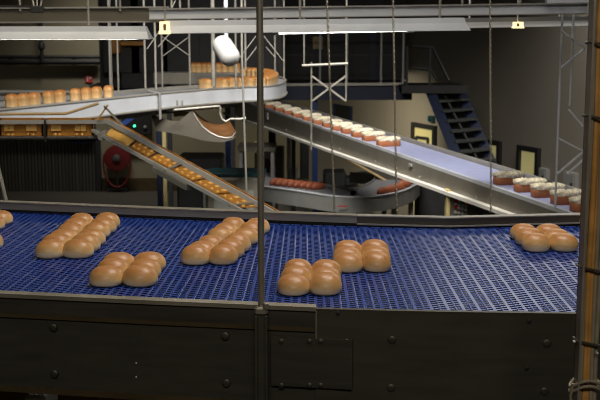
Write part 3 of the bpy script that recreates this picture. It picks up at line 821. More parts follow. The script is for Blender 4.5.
m = MB(); m.tube([P_(x, y, Yg - .1) for x, y in ((220.5, 107), (220, 113), (222, 119), (226, 121.5), (230, 119), (240, 119), (246, 118))], .011, 8); m.build('bent_rod', M['rod'], g, True)
for q in ((175, 109.8), (214, 106.5), (152, 112)):
    p = P_(*q); MB().tube([p, (p.x, Yg + .02, ZC - .15)], .008, 6).build('hanger', M['rod'], g, True)
for (x0, y0, x1, y1) in ((162, 112, 187, 110.5), (174, 115, 190, 113.5)):
    MB().bar(P_(x0, y0, 11.3), P_(x1, y1, 11.3), .06, .035).build('slat', M['cream'], g)

# lower blue strut and slotted rail with pale blue insert under the loop
q0, q1 = at_y(110, 134, 11.5), at_y(139, 112, 11.5)
MB().bar(q0, q1, .05, .05, (0, -1, 0)).build('strut', M['blue'], bpy.data.objects['looping_conveyor'])['label'] = 'blue diagonal strut'
p0, p1 = at_y(110, 111, 11.4), at_y(150, 110.5, 11.4)
r = empty('lower_rail', (p0.x, 11.4, p0.z), 'slotted grey rail with a pale blue insert under the looping conveyor', 'rail')
MB().bar(p0 + up * .02, p1 + up * .02, .04, .016).build('rail', M['steel'], r)
MB().bar(p0 - up * .012, p1 - up * .012, .04, .012).build('rail', M['steel'], r)
MB().bar(at_y(112, 110.7, 11.42), at_y(128, 110.7, 11.42), .03, .024).build('blue_insert', M['belt_lilac'], r)
q0, q1 = at_y(121, 113, YB - .3), at_y(151, 135, YB - .3)
r = empty('control_box', ((q0.x + q1.x) / 2, YB - .3, q1.z), 'dark wall box with a green pilot light above the hose reel', 'control box')
MB().cbox(((q0.x + q1.x) / 2, YB - .1525, q1.z), q1.x - q0.x, .30, q0.z - q1.z, 0, .02).build('casing', M['black'], r)
q = at_y(134.5, 126, YB - .32)
MB().lathe((q.x, YB - .31, q.z), (0, -1, 0), [(.03, 0), (.03, .02), (.016, .03)], 12).build('pilot_light', M['led'], r)
q = at_y(145, 127, YB - .32); MB().lathe((q.x, YB - .31, q.z), (0, -1, 0), [(.04, 0), (.04, .03), (.03, .04)], 12).build('knob', M['grey_metal'], r)

# ================================================================== ochre tray conveyor: level run, then ramp
YT = 7.5
r = empty('tray_conveyor', at_y(50, 138, YT), 'grey railed conveyor for ochre trays running level then ramping down', 'conveyor')
lv0, lv1 = at_y(-60, 122.3, YT), at_y(106, 121.8, YT)
MB().bar(lv0, lv1, .02, .026, (0, 0, 1)).build('guide_rail', M['rail_grey'], r)
lb0, lb1 = at_y(-60, 138.6, YT), at_y(98, 138.0, YT)
MB().bar(lb0, lb1, .03, .012).build('lower_rail', M['steel_dark'], r)
MB().bar(lv0 + Vector((0, .11, .006)), lv1 + Vector((0, .11, .006)), .02, .02).build('guide_rail', M['amber'], r)
MB().strip([lb0 + up * .01, lb1 + up * .01], [lb0 + Vector((0, .17, .01)), lb1 + Vector((0, .17, .01))], .01).build('belt', M['belt_grey'], r)
MB().tube([at_y(-60, 114.6, YT + .1), at_y(66, 113.6, YT + .1), at_y(98.5, 103.4, YT + .1)], .010, 8).build('handle_tube', M['amber_tube'], r, True)
m = MB(); m.tube([at_y(62, 137.5, 7.6), at_y(72, 140.8, 7.6), at_y(84, 141.8, 7.6), at_y(98, 138.5, 7.6)], .012, 8)
m.build('cable', M['blue'], r, True)['label'] = 'sagging blue cable'
for px in (45,): 
    MB().bar(at_y(px, 120, YT - .03), at_y(px + .5, 142, YT - .03), .012, .012).build('upright', M['black'], r)
# ramp
r0, r1 = at_y(106, 120.2, YT), at_y(300, 228, 5.9)
s0, s1 = at_y(93, 130.5, YT), at_y(262, 222, 5.9)
MB().bar(r0, r1, .03, .03, (0, -1, .0)).build('guide_rail', M['rail_grey'], r)
MB().bar(r0 + Vector((0, -.012, .0)), r1 + Vector((0, -.012, 0)), .010, .012, (0, -1, .0)).build('rail_groove', M['steel_dark'], r)
MB().bar(s0, s1, .02, .024, (0, -1, 0)).build('lower_rail', M['rail_grey'], r)
MB().bar(r0 + Vector((.006, .085, .006)), r1 + Vector((.006, .085, .006)), .010, .010).build('guide_rail', M['amber'], r)
MB().strip([s0 + Vector((0, .02, -.0)), s1 + Vector((0, .02, 0))], [s0 + Vector((0, .15, 0)), s1 + Vector((0, .15, 0))], .012).build('belt', M['belt_grey'], r)
for (x0, y0, x1, y1, mt) in ((104, 106, 126, 129, 'steel'), (114, 121, 107, 135, 'rod'), (108, 105, 98, 119, 'amber_tube')):
    MB().bar(at_y(x0, y0, YT - .03), at_y(x1, y1, YT - .03), .012, .016, (0, -1, 0)).build('brace', M[mt], r)
for t in (.445, .80):
    a, b = r0.lerp(r1, t), s0.lerp(s1, t + .04)
    MB().bar(a + Vector((0, -.03, 0)), b + Vector((0, -.03, 0)), .010, .012, (0, -1, 0)).build('strap', M['rod'], r)
a, b = s0.lerp(s1, .42), s0.lerp(s1, .62)
MB().bar(a + Vector((0, -.0, -.03)), b + Vector((0, 0, -.03)), .04, .035).build('motor_cover', M['panel_grey'], r)
q = s0.lerp(s1, .05); MB().lathe(q + Vector((.02, -.05, -.01)), (0, 1, 0), [(.028, 0), (.03, .01), (.03, .17), (.028, .18)], 14).build('end_roller', M['panel_grey'], r, True)

def tray(a, b, c, d, depth, name, label, windows, knobs, mt='amber'):
    """open ochre tray: near wall a-b (top) d-c (foot), floor, far wall, square lugs"""
    root = empty(name, d, label, 'tray', 'ochre trays on the tray conveyor')
    nrm = Vector((0, 1, 0)); m = MB()
    m.prism([a, b, c, d], nrm * .012)
    m.prism([a + nrm * depth, b + nrm * depth, c + nrm * depth, d + nrm * depth], nrm * -.012)
    m.prism([a, d, d + nrm * depth, a + nrm * depth], (b - a).normalized() * .01)
    m.prism([b, c, c + nrm * depth, b + nrm * depth], (a - b).normalized() * .01)
    m.prism([d, c, c + nrm * depth, d + nrm * depth], (a - d).normalized() * .01)
    body = m.build('tray_body', M[mt], root)
    for (u, v, w, h) in windows:
        p = a.lerp(b, u).lerp(d.lerp(c, u), v); ux = (b - a).normalized(); uz = (a - d).normalized()
        MB().frame(p - nrm * .006, ux * w, nrm * .008, uz * h).build('light_tab', M['amber_lt'], body)
    for (u, v) in knobs:
        p = a.lerp(b, u).lerp(d.lerp(c, u), v)
        MB().lathe(p, (0, -1, 0), [(.010, 0), (.010, .010), (.007, .015), (.003, .017)], 10).build('knob', M['amber_lt'], body, True)
    return root
wz = .0
for i, (x0, x1) in enumerate(((-38, -1), (0, 43), (46, 93))):
    a, b, c, d = at_y(x0, 118.5, YT + .03), at_y(x1, 118.5, YT + .03), at_y(x1, 137.2, YT + .03), at_y(x0, 137.2, YT + .03)
    tray(a, b, c, d, .055, 'ochre_tray', ['ochre tray leaving the left picture edge', 'level ochre tray at the left end of the run', 'level ochre tray nearest the top of the ramp'][i],
         [(.17, .50, .018, .020), (.27, .50, .018, .020), (.68, .50, .018, .020), (.80, .50, .018, .020)], [(.2, .86), (.3, .86), (.66, .86), (.78, .86)])
tt = [.045, .205, .335, .465, .595, .725, .855]
for i in range(6):
    u0, u1 = tt[i] + .005, tt[i + 1] - .006
    # the tray sits between the two rails, following the slope
    f = lambda t, k: (r0.lerp(r1, t) + Vector((0, .03, 0))).lerp(s0.lerp(s1, t + .03) + Vector((0, .03, 0)), k)
    a, b, c, d = f(u0, -.12), f(u1, -.12), f(u1, .9), f(u0, .9)
    lab = ['uppermost ochre tray on the ramp', 'second ochre tray down the ramp', 'third ochre tray down the ramp', 'fourth ochre tray down the ramp', 'fifth ochre tray down the ramp', 'lowest ochre tray, at the foot of the ramp behind the belt rail'][i]
    if i == 0:
        tray(a, b, c, d, .055, 'ochre_tray', lab, [(.3, .35, .02, .006), (.6, .35, .03, .006)], [], 'amber_lt')
    else:
        tray(a, b, c, d, .055, 'ochre_tray', lab, [(.22, .42, .014, .012), (.50, .42, .014, .012), (.80, .42, .014, .012)], [(.12, .78), (.36, .78), (.64, .78), (.88, .78)])

# ================================================================== lower curved conveyor with dark loaves
ZL = EYE - 2.2
lo = [(235, 184), (262, 187.2), (285, 190.2), (308, 193.5), (325, 196.2), (338, 197.8), (352, 198.2), (368, 197.8), (383, 196.3), (397, 193.6), (408, 190), (416, 185.8), (420, 181.5), (419, 177.5), (413, 174.5), (403, 172.3), (388, 170.4), (370, 169)]
LO = [at_z(x, y, ZL) for x, y in lo]
wL = .62
r = empty('lower_curved_conveyor', (LO[6].x, LO[6].y, 0), 'low grey conveyor with a rounded end carrying dark loaves', 'conveyor')
MB().strip(offset(LO, .02), offset(LO, wL), .03).build('belt', M['belt_grey'], r, True)
MB().strip([p + up * .012 for p in LO], [p + up * .012 for p in offset(LO, .014)], .20).build('side_panel', M['panel_grey'], r, True, 30)
MB().strip([p + up * .03 for p in offset(LO, wL)], [p + up * .03 for p in offset(LO, wL + .014)], .16).build('side_panel', M['panel_grey'], r, True, 30)
m = MB(); m.tube([p + up * .014 for p in LO], .014, 8); m.build('guide_rail', M['steel_bright'], r, True)
for px, py in ((385, 205), (412, 198), (340, 208), (270, 200)):
    q = at_z(px, py - 12, ZL); MB().box(q.x - .03, q.x + .03, q.y + .1, q.y + .16, 0, ZL - .05).build('leg', M['steel'], r)
MB().frame(at_z(342.5, 206, ZL - .09) + Vector((0, -.02, 0)), (.06, 0, 0), (0, .004, 0), (0, 0, .008)).build('red_mark', M['red_sign'], r)
dk = empty('dark_loaf', (0, 0, 0), None, 'loaf', 'dark loaves on the low curved conveyor')
mb = MB(); blob(mb, (0, 0, 0), .115, .036, .092, 2.0, 24, 0, None, .01); mb.build('crust', M['dark_crust'], dk, True, 70)
for i in range(8):
    t = i / 7
    P = at_z(268.5 + 42.5 * t, 187.0 + 4.6 * t, ZL)
    put(dk, (P.x + .10, P.y + .20, ZL), math.atan2((LO[3] - LO[1]).y, (LO[3] - LO[1]).x) + PI / 2 - .2,
        'dark loaf in the straight row by the blue column, %s from its left end' % ORD[i])
cv = [(383.5, 194.6, .55), (391, 193, .5), (398.5, 190.6, .4), (404.5, 187.4, .3), (408, 183.6, .1), (406, 180, -.1), (399, 177.4, -.3)]
cn = ['first dark loaf on the rounded end, nearest the middle chain'] + ['dark loaf on the rounded conveyor end, %s round the curve' % ORD[i] for i in range(1, 8)]
for i, (x, y, rz) in enumerate(cv):
    P = at_z(x, y + .5, ZL); put(dk, (P.x, P.y + .05, ZL), rz, cn[i], (.86, 1.1, 1.05))

# feeder chute between the straight conveyor and the low one
Ye = 15.2
a, b = at_y(318, 143, Ye), at_y(398, 187, Ye)
r = empty('feeder_chute', b, 'dark grey inclined feeder between the lilac conveyor and the low curve', 'chute')
MB().prism([a, b, b + Vector((.35, 0, .02)), at_y(420, 172, Ye), at_y(350, 138, Ye)], (0, .02, 0)).build('side_panel', M['steel_plate'], r)
MB().tube([a + Vector((0, -.015, 0)), b + Vector((0, -.015, 0))], .016, 8).build('edge_rail', M['amber_tube'], r, True)
MB().bar(a + Vector((.1, .3, .1)), b + Vector((.1, .3, .1)), .5, .04).build('belt', M['belt_grey'], r)
q = at_y(352, 158, Ye - .1); MB().bar(at_y(343, 155, Ye - .02), at_y(358, 160, Ye - .02), .05, .05).build('orange_cover', M['rust'], r)
q = at_y(395, 183, Ye + .2); MB().box(q.x - .04, q.x + .04, Ye + .25, Ye + .33, 0, q.z).build('leg', M['steel'], r)

# push button panel under the lilac conveyor
Yp = 9.6
a, b = at_y(450, 190, Yp), at_y(476, 222, Yp)
r = empty('button_panel', ((a.x + b.x) / 2, Yp, 0), 'dark push button panel with coloured buttons under the lilac conveyor', 'control panel')
MB().box(a.x, b.x, Yp, Yp + .16, b.z - .2, a.z).build('casing', M['panel_olive'], r); CS = r.children[0]
MB().box(a.x - .03, a.x - .0, Yp - .02, Yp + .1, 0, a.z).build('post', M['cream'], r)
MB().box((a.x + b.x) / 2 - .03, (a.x + b.x) / 2 + .03, Yp + .05, Yp + .1, 0, b.z - .2).build('pedestal', M['steel_dark'], r)
cols = [['b_red', 'b_orange', 'b_green', 'b_orange'], ['b_red', 'b_white', 'b_white', 'b_white'], ['b_white'] * 4]
for rr_, row in enumerate(cols):
    for k, cm in enumerate(row):
        x = 455.5 + k * 3.4; y = (200.5, 206.8, 212)[rr_] + k * .9
        q = at_y(x, y, Yp); MB().lathe((q.x, Yp, q.z), (0, -1, 0), [(.0145, 0), (.0145, .015), (.009, .02)], 10).build('button', M[cm], CS)
        if rr_ < 2:
            q = at_y(x + .2, y - 3, Yp); MB().box(q.x - .012, q.x + .012, Yp - .006, Yp, q.z - .008, q.z + .008).build('button_label', M['b_white'], CS)
a, b = at_y(477, 197, Yp + .3), at_y(496, 222, Yp + .3)
r = empty('steel_cabinet', ((a.x + b.x) / 2, Yp + .3, 0), 'plain dark grey cabinet right of the push button panel', 'cabinet')
MB().cbox(((a.x + b.x) / 2, Yp + .45, 0), b.x - a.x, .3, a.z, 0, .01).build('casing', M['panel_olive'], r)
MB().box(a.x + .02, b.x - .02, Yp + .285, Yp + .3, .2, a.z - .03).build('door', M['panel_olive'], r)

# ================================================================== clutter on the hall floor seen between the conveyors
def post(name, x, y0, Y, w, mt, label):
    q = at_y(x, y0, Y); o = MB().cbox((q.x, Y, 0), w, w, q.z, 0, w * .12).build(name, mt)
    return tag(o, label, 'post')
post('square_post', 159, 131, 13.0, .06, M['navy'], 'dark navy post below the chute guard, beside the cream post')
post('square_post', 164, 131, 13.2, .045, M['cream'], 'short cream post below the left end of the chute guard')
post('square_post', 258, 141, 17.3, .11, M['cream'], 'wide cream post just left of the dark front rod')
post('square_post', 289, 128, 17.5, .07, M['paper'], 'pale grey post behind the straight row of dark loaves')
q0, q1 = at_y(238, 146, 16.5), at_y(276, 148, 16.5)
r = empty('work_table', ((q0.x + q1.x) / 2, 16.5, 0), 'pale yellowish topped bench crossing behind the dark front rod', 'bench')
MB().box(q0.x, q1.x, 16.3, 17.0, q0.z - .06, q0.z).build('top', M['sheet'], r)
for x in (q0.x + .05, q1.x - .05):
    for y in (16.35, 16.95): MB().box(x - .025, x + .025, y - .025, y + .025, 0, q0.z - .06).build('leg', M['grey_metal'], r)
MB().box(q0.x + .05, q1.x - .05, 16.4, 16.9, q0.z - .5, q0.z - .46).build('shelf', M['grey_metal'], r)
q0, q1 = at_y(205, 168, 13), at_y(262, 178, 13)
r = empty('low_machine', ((q0.x + q1.x) / 2, 13, 0), 'grey low machine bed behind the foot of the ramp', 'machine')
MB().cbox(((q0.x + q1.x) / 2, 13.3, 0), q1.x - q0.x, .6, q1.z, 0, .03).build('casing', M['panel_olive'], r)
MB().cbox(((q0.x + q1.x) / 2, 13.3, q1.z), (q1.x - q0.x) * .95, .5, .05, 0, .01).build('top', M['teal'], r)
MB().box(q0.x + .1, q1.x - .1, 12.98, 13.0, .4, q1.z - .15).build('door', M['panel_grey'], r)
q = at_y(256, 181, 14.0); r = empty('plastic_crate', (q.x, 14.0, q.z), 'teal plastic crate left of the straight row of dark loaves', 'crate')
m = MB(); hh = .09; w_ = .11
m.box(q.x - w_, q.x + w_, 13.9, 14.12, q.z - .01, q.z); m.box(q.x - w_, q.x + w_, 13.9, 13.91, q.z, q.z + hh); m.box(q.x - w_, q.x + w_, 14.11, 14.12, q.z, q.z + hh)
m.box(q.x - w_, q.x - w_ + .01, 13.91, 14.11, q.z, q.z + hh); m.box(q.x + w_ - .01, q.x + w_, 13.91, 14.11, q.z, q.z + hh)
m.build('crate_body', M['teal'], r)
MB().box(q.x - w_ - .012, q.x + w_ + .012, 14.49, 13.9, q.z + hh - .02, q.z + hh).build('rim', M['teal'], r)
MB().box(q.x - .06, q.x + .06, 13.96, 14.06, 0, q.z - .01).build('stand', M['grey_metal'], r)
q = at_y(293, 180, 17.2); r = empty('white_bucket', (q.x, 17.2, q.z), 'white bucket standing behind the straight row of dark loaves', 'bucket')
MB().lathe((q.x, 17.2, q.z), (0, 0, 1), [(.07, 0), (.085, .2), (.092, .2), (.092, .215), (.08, .215), (.066, .01)], 20).build('pail', M['white'], r, True)
MB().tube([(q.x - .09, 17.2, q.z + .19), (q.x - .05, 17.14, q.z + .12), (q.x + .05, 17.14, q.z + .12), (q.x + .09, 17.2, q.z + .19)], .006, 6).build('handle', M['grey_metal'], r, True)
tb_ = MB().cbox((q.x, 17.2, 0), .5, .35, q.z, 0, .02).build('storage_bin', M['panel_olive']); tag(tb_, 'olive grey bin the white bucket stands on', 'bin')
a, b = at_y(264, 148, 17.9), at_y(284, 175, 17.9)
r = empty('electrical_cabinet', ((a.x + b.x) / 2, 17.9, 0), 'tall ribbed grey cabinet right of the dark front rod', 'cabinet')
MB().cbox(((a.x + b.x) / 2, 18.1, 0), b.x - a.x, .4, a.z, 0, .015).build('casing', M['sheet'], r)
m = MB()
for k in range(5): x = a.x + (b.x - a.x) * (k + .5) / 5; m.box(x - .012, x + .012, 17.88, 17.9, .3, a.z - .05)
m.build('door', M['sheet'], r)
a, b = at_y(300, 150, 18.6), at_y(309, 190, 18.6)
r = empty('dark_cabinet', ((a.x + b.x) / 2, 18.6, 0), 'tall black cabinet left of the blue gantry column', 'cabinet')
MB().cbox(((a.x + b.x) / 2, 18.9, 0), b.x - a.x, .5, a.z + .3, 0, .02).build('casing', M['black'], r)
MB().box(a.x + .02, b.x - .02, 18.63, 18.65, .2, a.z + .25).build('door', M['tread'], r)
a, b = at_y(318, 165, 19), at_y(360, 188, 19)
r = empty('machine_bed', ((a.x + b.x) / 2, 19, 0), 'dark stepped machine bed under the feeder chute', 'machine')
MB().cbox(((a.x + b.x) / 2, 19.4, 0), b.x - a.x, .8, b.z, 0, .03).build('base', M['black'], r)
MB().cbox((a.x + .3, 19.4, b.z), .4, .6, .25, 0, .03).build('hopper', M['tread'], r)
MB().cbox((b.x - .25, 19.4, b.z), .3, .5, .14, 0, .03).build('gearbox', M['tread'], r)
a, b = at_y(176, 140, 18.5), at_y(222, 190, 18.5)
r = empty('packing_machine', ((a.x + b.x) / 2, 18.5, 0), 'dim grey box shaped machine behind the ramp', 'machine')
MB().cbox(((a.x + b.x) / 2, 18.9, 0), b.x - a.x, .8, a.z - .3, 0, .03).build('casing', M['black'], r)
MB().box(a.x + .1, a.x + .4, 18.47, 18.5, .6, a.z - .4).build('door', M['tread'], r)
MB().box(b.x - .32, b.x - .1, 18.47, 18.5, 1.2, a.z - .5).build('hatch', M['grey_metal'], r)
a, b = at_y(436, 170, 15.5), at_y(446, 215, 15.5)
r = empty('narrow_cabinet', ((a.x + b.x) / 2, 15.5, 0), 'narrow black cabinet between the low curve and the button panel', 'cabinet')
MB().cbox(((a.x + b.x) / 2 - .1, 15.8, 0), b.x - a.x + .3, .4, a.z - .1, 0, .02).build('casing', M['black'], r)
MB().box(a.x - .1, b.x - .08, 15.58, 15.6, .3, a.z - .2).build('door', M['black'], r)

# ================================================================== main belt conveyor in front
ZM = 3.75
H_ = EYE - ZM
fr_px = [(-70, 290.5), (0, 294.5), (150, 301.5), (316, 308.5), (450, 311.5), (575, 313.2), (690, 315)]
bk_px = [(40, 214.2), (103, 217.5), (205, 222), (312, 226.3), (405, 229.3), (500, 228.6), (590, 227.2)]
FR = [at_z(x, y, ZM) for x, y in fr_px]; BK = [at_z(x, y, ZM) for x, y in bk_px]
def pl(P, s):  # resample polyline at fraction list by segment parameter
    i = min(int(s), len(P) - 2); return P[i].lerp(P[i + 1], s - i)
# extend to the left so the belt reaches past the frame edge at the back too
FR = [FR[0] + (FR[0] - FR[1]).normalized() * .9] + FR
BK = [BK[0] + (BK[0] - BK[1]).normalized() * .9] + BK
FR.append(FR[-1] + (FR[-1] - FR[-2]).normalized() * 1.3); BK.append(BK[-1] + (BK[-1] - BK[-2]).normalized() * 1.3)
mc = empty('belt_conveyor', (0, 3.4, ZM - .5), 'wide blue modular belt conveyor with dark steel sides across the foreground', 'conveyor')
PITCHB = .042
# station list along the belt
st_ = []
for i in range(len(FR) - 1):
    L = ((FR[i + 1] - FR[i]).length + (BK[i + 1] - BK[i]).length) / 2
    n = max(1, round(L / PITCHB))
    for k in range(n): st_.append((FR[i].lerp(FR[i + 1], k / n), BK[i].lerp(BK[i + 1], k / n)))
st_.append((FR[-1], BK[-1]))
m = MB()
TH = .005
NF = 53
def seg(p, q, w, z0, z1, ends=.0):
    m.bar(Vector((p.x, p.y, (z0 + z1) / 2)), Vector((q.x, q.y, (z0 + z1) / 2)), w, z1 - z0)
def loz(p, q, w, z0, z1, knob=1):
    """finger link with a rounded crown"""
    d = (q - p); d.z = 0; L = d.length; d.normalize(); s = Vector((-d.y, d.x, 0)) * (w / 2)
    if knob == 1: c = [(0, .97), (.12, .97), (.62, .97), (.76, 1.5), (.90, 1.6), (1, .75)]
    if knob == 0: c = [(0, .75), (.10, 1.6), (.24, 1.5), (.38, .97), (.88, .97), (1, .97)]
    vs = []
    for t, z in c:
        o = Vector((p.x, p.y, 0)) + d * (L * t)
        zt = z0 + (z1 - z0) * z
        vs += [o - s * .8 + Vector((0, 0, z0)), o - s + Vector((0, 0, zt - .0006)), o - s * .86 + Vector((0, 0, zt)), o + s * .86 + Vector((0, 0, zt)), o + s + Vector((0, 0, zt - .0006)), o + s * .8 + Vector((0, 0, z0))]
    fs = []
    for k in range(len(c) - 1):
        for j in range(5): fs.append((k * 6 + j, k * 6 + j + 1, k * 6 + 7 + j, k * 6 + 6 + j))
    n = len(c) - 1
    fs += [(0, 5, 4, 3, 2, 1), tuple(n * 6 + j for j in range(6))]
    m.add(vs, fs)
for i in range(len(st_) - 1):
    (f0, b0), (f1, b1) = st_[i], st_[i + 1]
    dirn = (f1 - f0).normalized()
    # solid cross bar at the station
    seg(f0, b0, .0085, ZM - TH, ZM - .0003)
    for k in range(NF):
        t0 = (k + .25) / NF; t1 = (k + .75) / NF
        A0, A1 = f0.lerp(b0, t0), f1.lerp(b1, t0)
        B0, B1 = f0.lerp(b0, t1), f1.lerp(b1, t1)
        wf = (f0 - b0).length / NF * .38
        loz(A0.lerp(A1, .09), A0.lerp(A1, .60), wf, ZM - .0019, ZM, 1)
        loz(B0.lerp(B1, .40), B0.lerp(B1, .91), wf, ZM - .0019, ZM, 0)
# edge tabs along the far side
for i in range(len(st_) - 1):
    (f0, b0), (f1, b1) = st_[i], st_[i + 1]
    n = (b0 - f0).normalized()
    m.frame((b0 + b1) / 2 + n * .006 + Vector((0, 0, -.004)), (b1 - b0) * .42, n * .009, (0, 0, .006))
m.build('belt', M['belt_blue'], mc)
MB().strip([p - up * .05 for p in FR], [p + (p - q).normalized() * .03 - up * .05 for p, q in zip(BK, FR)], .02).build('belt_support', M['under'], mc)  # black sheet below the belt gives the open slots their darkness

# near side plates
def yoff(P, d): return [p + Vector((0, -d, 0)) for p in P]
JF = 4                                        # index of the front joint in FR (after the extension)
left = FR[:JF + 1]; right = FR[JF:]
def wall_strip(P, z0, z1, th, out):
    """vertical plate following polyline P, between heights z0 and z1, set outwards"""
    A = [Vector((p.x, p.y - out, ZM + z1)) for p in P]; B = [Vector((p.x, p.y - out - th, ZM + z1)) for p in P]
    return MB().strip(A, B, z1 - z0)
wall_strip(left, .001, .012, .034, .0).build('lip', M['lip'], mc)
wall_strip(left, -.045, .001, .012, .012).build('upper_strip', M['steel_dark'], mc)
wall_strip(left, -.056, -.045, .018, .010).build('ledge', M['brass'], mc)
wall_strip(left, -.256, -.056, .012, .006).build('side_panel', M['steel_plate'], mc)
wall_strip(left, -.272, -.256, .018, .004).build('bottom_flange', M['brass'], mc)
wall_strip(right, -.40, .002, .014, .012).build('side_panel', M['steel_plate'], mc)
wall_strip(right, .002, .006, .016, .0105).build('lip', M['steel_dark'], mc)
# plates and bolts on the near side
def front_pt(px, py, extra=0.0):
    """pixel on the vertical plane of the near plate"""
    d = ray(px, py); o = Vector((0, 0, EYE)); best = None
    for i in range(len(FR) - 1):
        a, b = FR[i], FR[i + 1]; t = (b - a); n = Vector((t.y, -t.x, 0)).normalized()
        if n.y > 0: n = -n
        p0 = a + n * (.026 + extra); k = (p0 - o).dot(n) / d.dot(n); P = o + d * k
        s = (P - a).dot(t) / t.length_squared
        if -.001 <= s <= 1.001: return P, n, t.normalized()
    return P, n, t.normalized()
P, n, t = front_pt(312, 362)
a_, _, _ = front_pt(270, 336); b_, _, _ = front_pt(351.5, 388)
MB().frame(P + n * .004, t * ((b_.x - a_.x) / 2), n * .006, (0, 0, (a_.z - b_.z) / 2)).build('splice_plate', M['steel_dark'], mc); SP = bpy.data.objects['splice_plate']
for (x, y) in ((282, 340), (310, 340), (321, 340), (347, 340), (282, 384), (310, 384), (321, 384), (346, 384)):
    P, n, t = front_pt(x, y); MB().lathe(P + n * .009, n, [(.0075, 0), (.0075, .004), (.004, .006)], 10).build('bolt', M['steel_dark'], SP, True)
for (x, y) in ((53, 327.5), (54, 374), (225, 336), (226, 383), (392, 340), (391, 388), (547, 343.5), (544.5, 391.5)):
    P, n, t = front_pt(x, y); MB().lathe(P - n * .016, n, [(.0115, 0), (.0115, .017), (.009, .019), (.005, .0195)], 12).build('bolt', M['steel_dark'], mc, True)
for (x, y) in ((529, 321), (526.5, 368), (338, 313)):
    P, n, t = front_pt(x, y); MB().lathe(P - n * .002, n, [(.006, 0), (.006, .005), (.003, .006)], 10).build('bolt', M['black'], mc, True)
for (x, y) in ((135.3, 364), (135.3, 378)):
    P, n, t = front_pt(x, y); MB().lathe(P - n * .014, n, [(.0028, 0), (.0028, .006), (.001, .007)], 8).build('white_dot', M['white'], mc, True)  # two small white raised dots on the side plate
P, n, t = front_pt(316.2, 330); MB().frame(P + n * .002, t * .0015, n * .003, (0, 0, .05)).build('panel_edge', M['lip'], mc)
# far side guard rails
def back_strip(P, z0, z1, th, out):
    A = [Vector((p.x, p.y + out, ZM + z1)) for p in P]; B = [Vector((p.x, p.y + out + th, ZM + z1)) for p in P]
    return MB().strip(A, B, z1 - z0)
JB = None
Z4 = lambda px, py: at_z(px, py, ZM)
bl_px = [(-120, 209), (0, 213.2), (150, 219.8), (357, 227.8)]; br_px = [(357.5, 228), (450, 230.4), (515, 228.6), (600, 226.5), (690, 224)]
BLp = [Z4(x, y) for x, y in bl_px]; BRp = [Z4(x, y) for x, y in br_px]; BRp.append(BRp[-1] + (BRp[-1] - BRp[-2]).normalized() * 1.1)
back_strip(BLp, -.05, .018, .01, .03).build('shade_plate', M['under'], mc)  # black plate stands in for shade in the recess below the rail
back_strip(BLp, .012, .037, .03, .024).build('guard_rail', M['steel'], mc)
back_strip(BLp, .037, .042, .045, .018).build('lip', M['lip'], mc)
back_strip(BRp, -.05, .026, .01, .03).build('shade_plate', M['under'], mc)  # same shade put in as a black plate, right-hand rail
back_strip(BRp, .012, .038, .03, .026).build('guard_rail', M['steel_dark'], mc)
back_strip(BRp, .038, .042, .04, .024).build('lip', M['steel'], mc)
back_strip(BRp, .008, .013, .02, .018).build('lip', M['steel'], mc)
for x in (-1.2, 1.3):
    for y in (3.0, 4.0): MB().box(x - .04, x + .04, y - .04, y + .04, 0, ZM - .056).build('leg', M['steel_dark'], mc)

# ------------------------------------------------------------------ bread rolls: batches of six
bunA = []
def batch(fl, fr, ybase, axis_vp, label, shift=0.0, anchor='left', wid=None, rxy=.02):
    """batch of six rolls: front edge spans pixels fl..fr at ybase; rows run towards pixel axis_vp on the horizon"""
    a, b = at_z(fl, ybase, ZM), at_z(fr, ybase, ZM)
    w = wid or (b - a).length
    dv = ray(axis_vp, HOR + .01); dv.z = 0; dv.normalize()
    rx = Vector((1, rxy, 0)).normalized()
    mid = (a + b) / 2 if anchor == 'mid' else (a + rx * w / 2 if anchor == 'left' else b - rx * w / 2)
    mid = mid + dv * shift
    root = empty('bread_roll_batch', mid, label, 'bread rolls', 'batches of six rolls on the blue belt')
    pit = .094; bw2 = w / 2
    for i in range(3):
        for j in (-1, 1):
            c = mid + dv * (pit * (i + .5) + random.uniform(-.004, .004)) + rx * (j * bw2 * .5 + random.uniform(-.003, .003))
            mb = MB()
            blob(mb, c - Vector((0, 0, 0)), bw2 * .53 * random.uniform(.97, 1.03), pit * .53 * random.uniform(.96, 1.05), .0535 * random.uniform(.94, 1.07), 2.2, 28,
                 math.atan2(rx.y, rx.x) + random.uniform(-.08, .08), None, .018)
            # slight sag towards the joints
            mb.build('roll', M['bun'], root, True, 80)
    root.location.z = ZM + .0
    return root
batch(32, 96, 259.5, 312, 'batch of six rolls at far left centre, front half of the long pair', wid=.186)
batch(32, 96, 259.5, 312, 'batch of six rolls behind the far left batch, against its back', shift=.315, wid=.182)
batch(86.5, 157, 288.3, 326, 'batch of six rolls lying nearest the front edge at left', wid=.190)
batch(177.3, 238, 266, 492, 'batch of six rolls left of the dark front post, front half of the long pair', wid=.176)
batch(177.3, 238, 266, 492, 'batch of six rolls partly behind the dark front post', shift=.315, wid=.176)
batch(277.5, 341, 296.8, 348, 'batch of six rolls right of the dark post, nearest the front edge', wid=.173)
batch(333, 391.5, 273.2, 345, 'batch of six rolls in the belt centre behind the nearest batch', wid=.174)
batch(525, 580, 252.8, 292, 'batch of six rolls alone at the right near the far rail', wid=.180)
batch(-68, -7, 236, 330, 'batch of six rolls cut by the left picture edge', anchor='right', wid=.186)
batch(-90, -20, 263, 330, 'batch of six rolls almost wholly outside the left picture edge', anchor='right', wid=.186)
batch(596, 640, 238, 300, 'batch of six rolls hidden behind the cable post at the right edge', wid=.182)

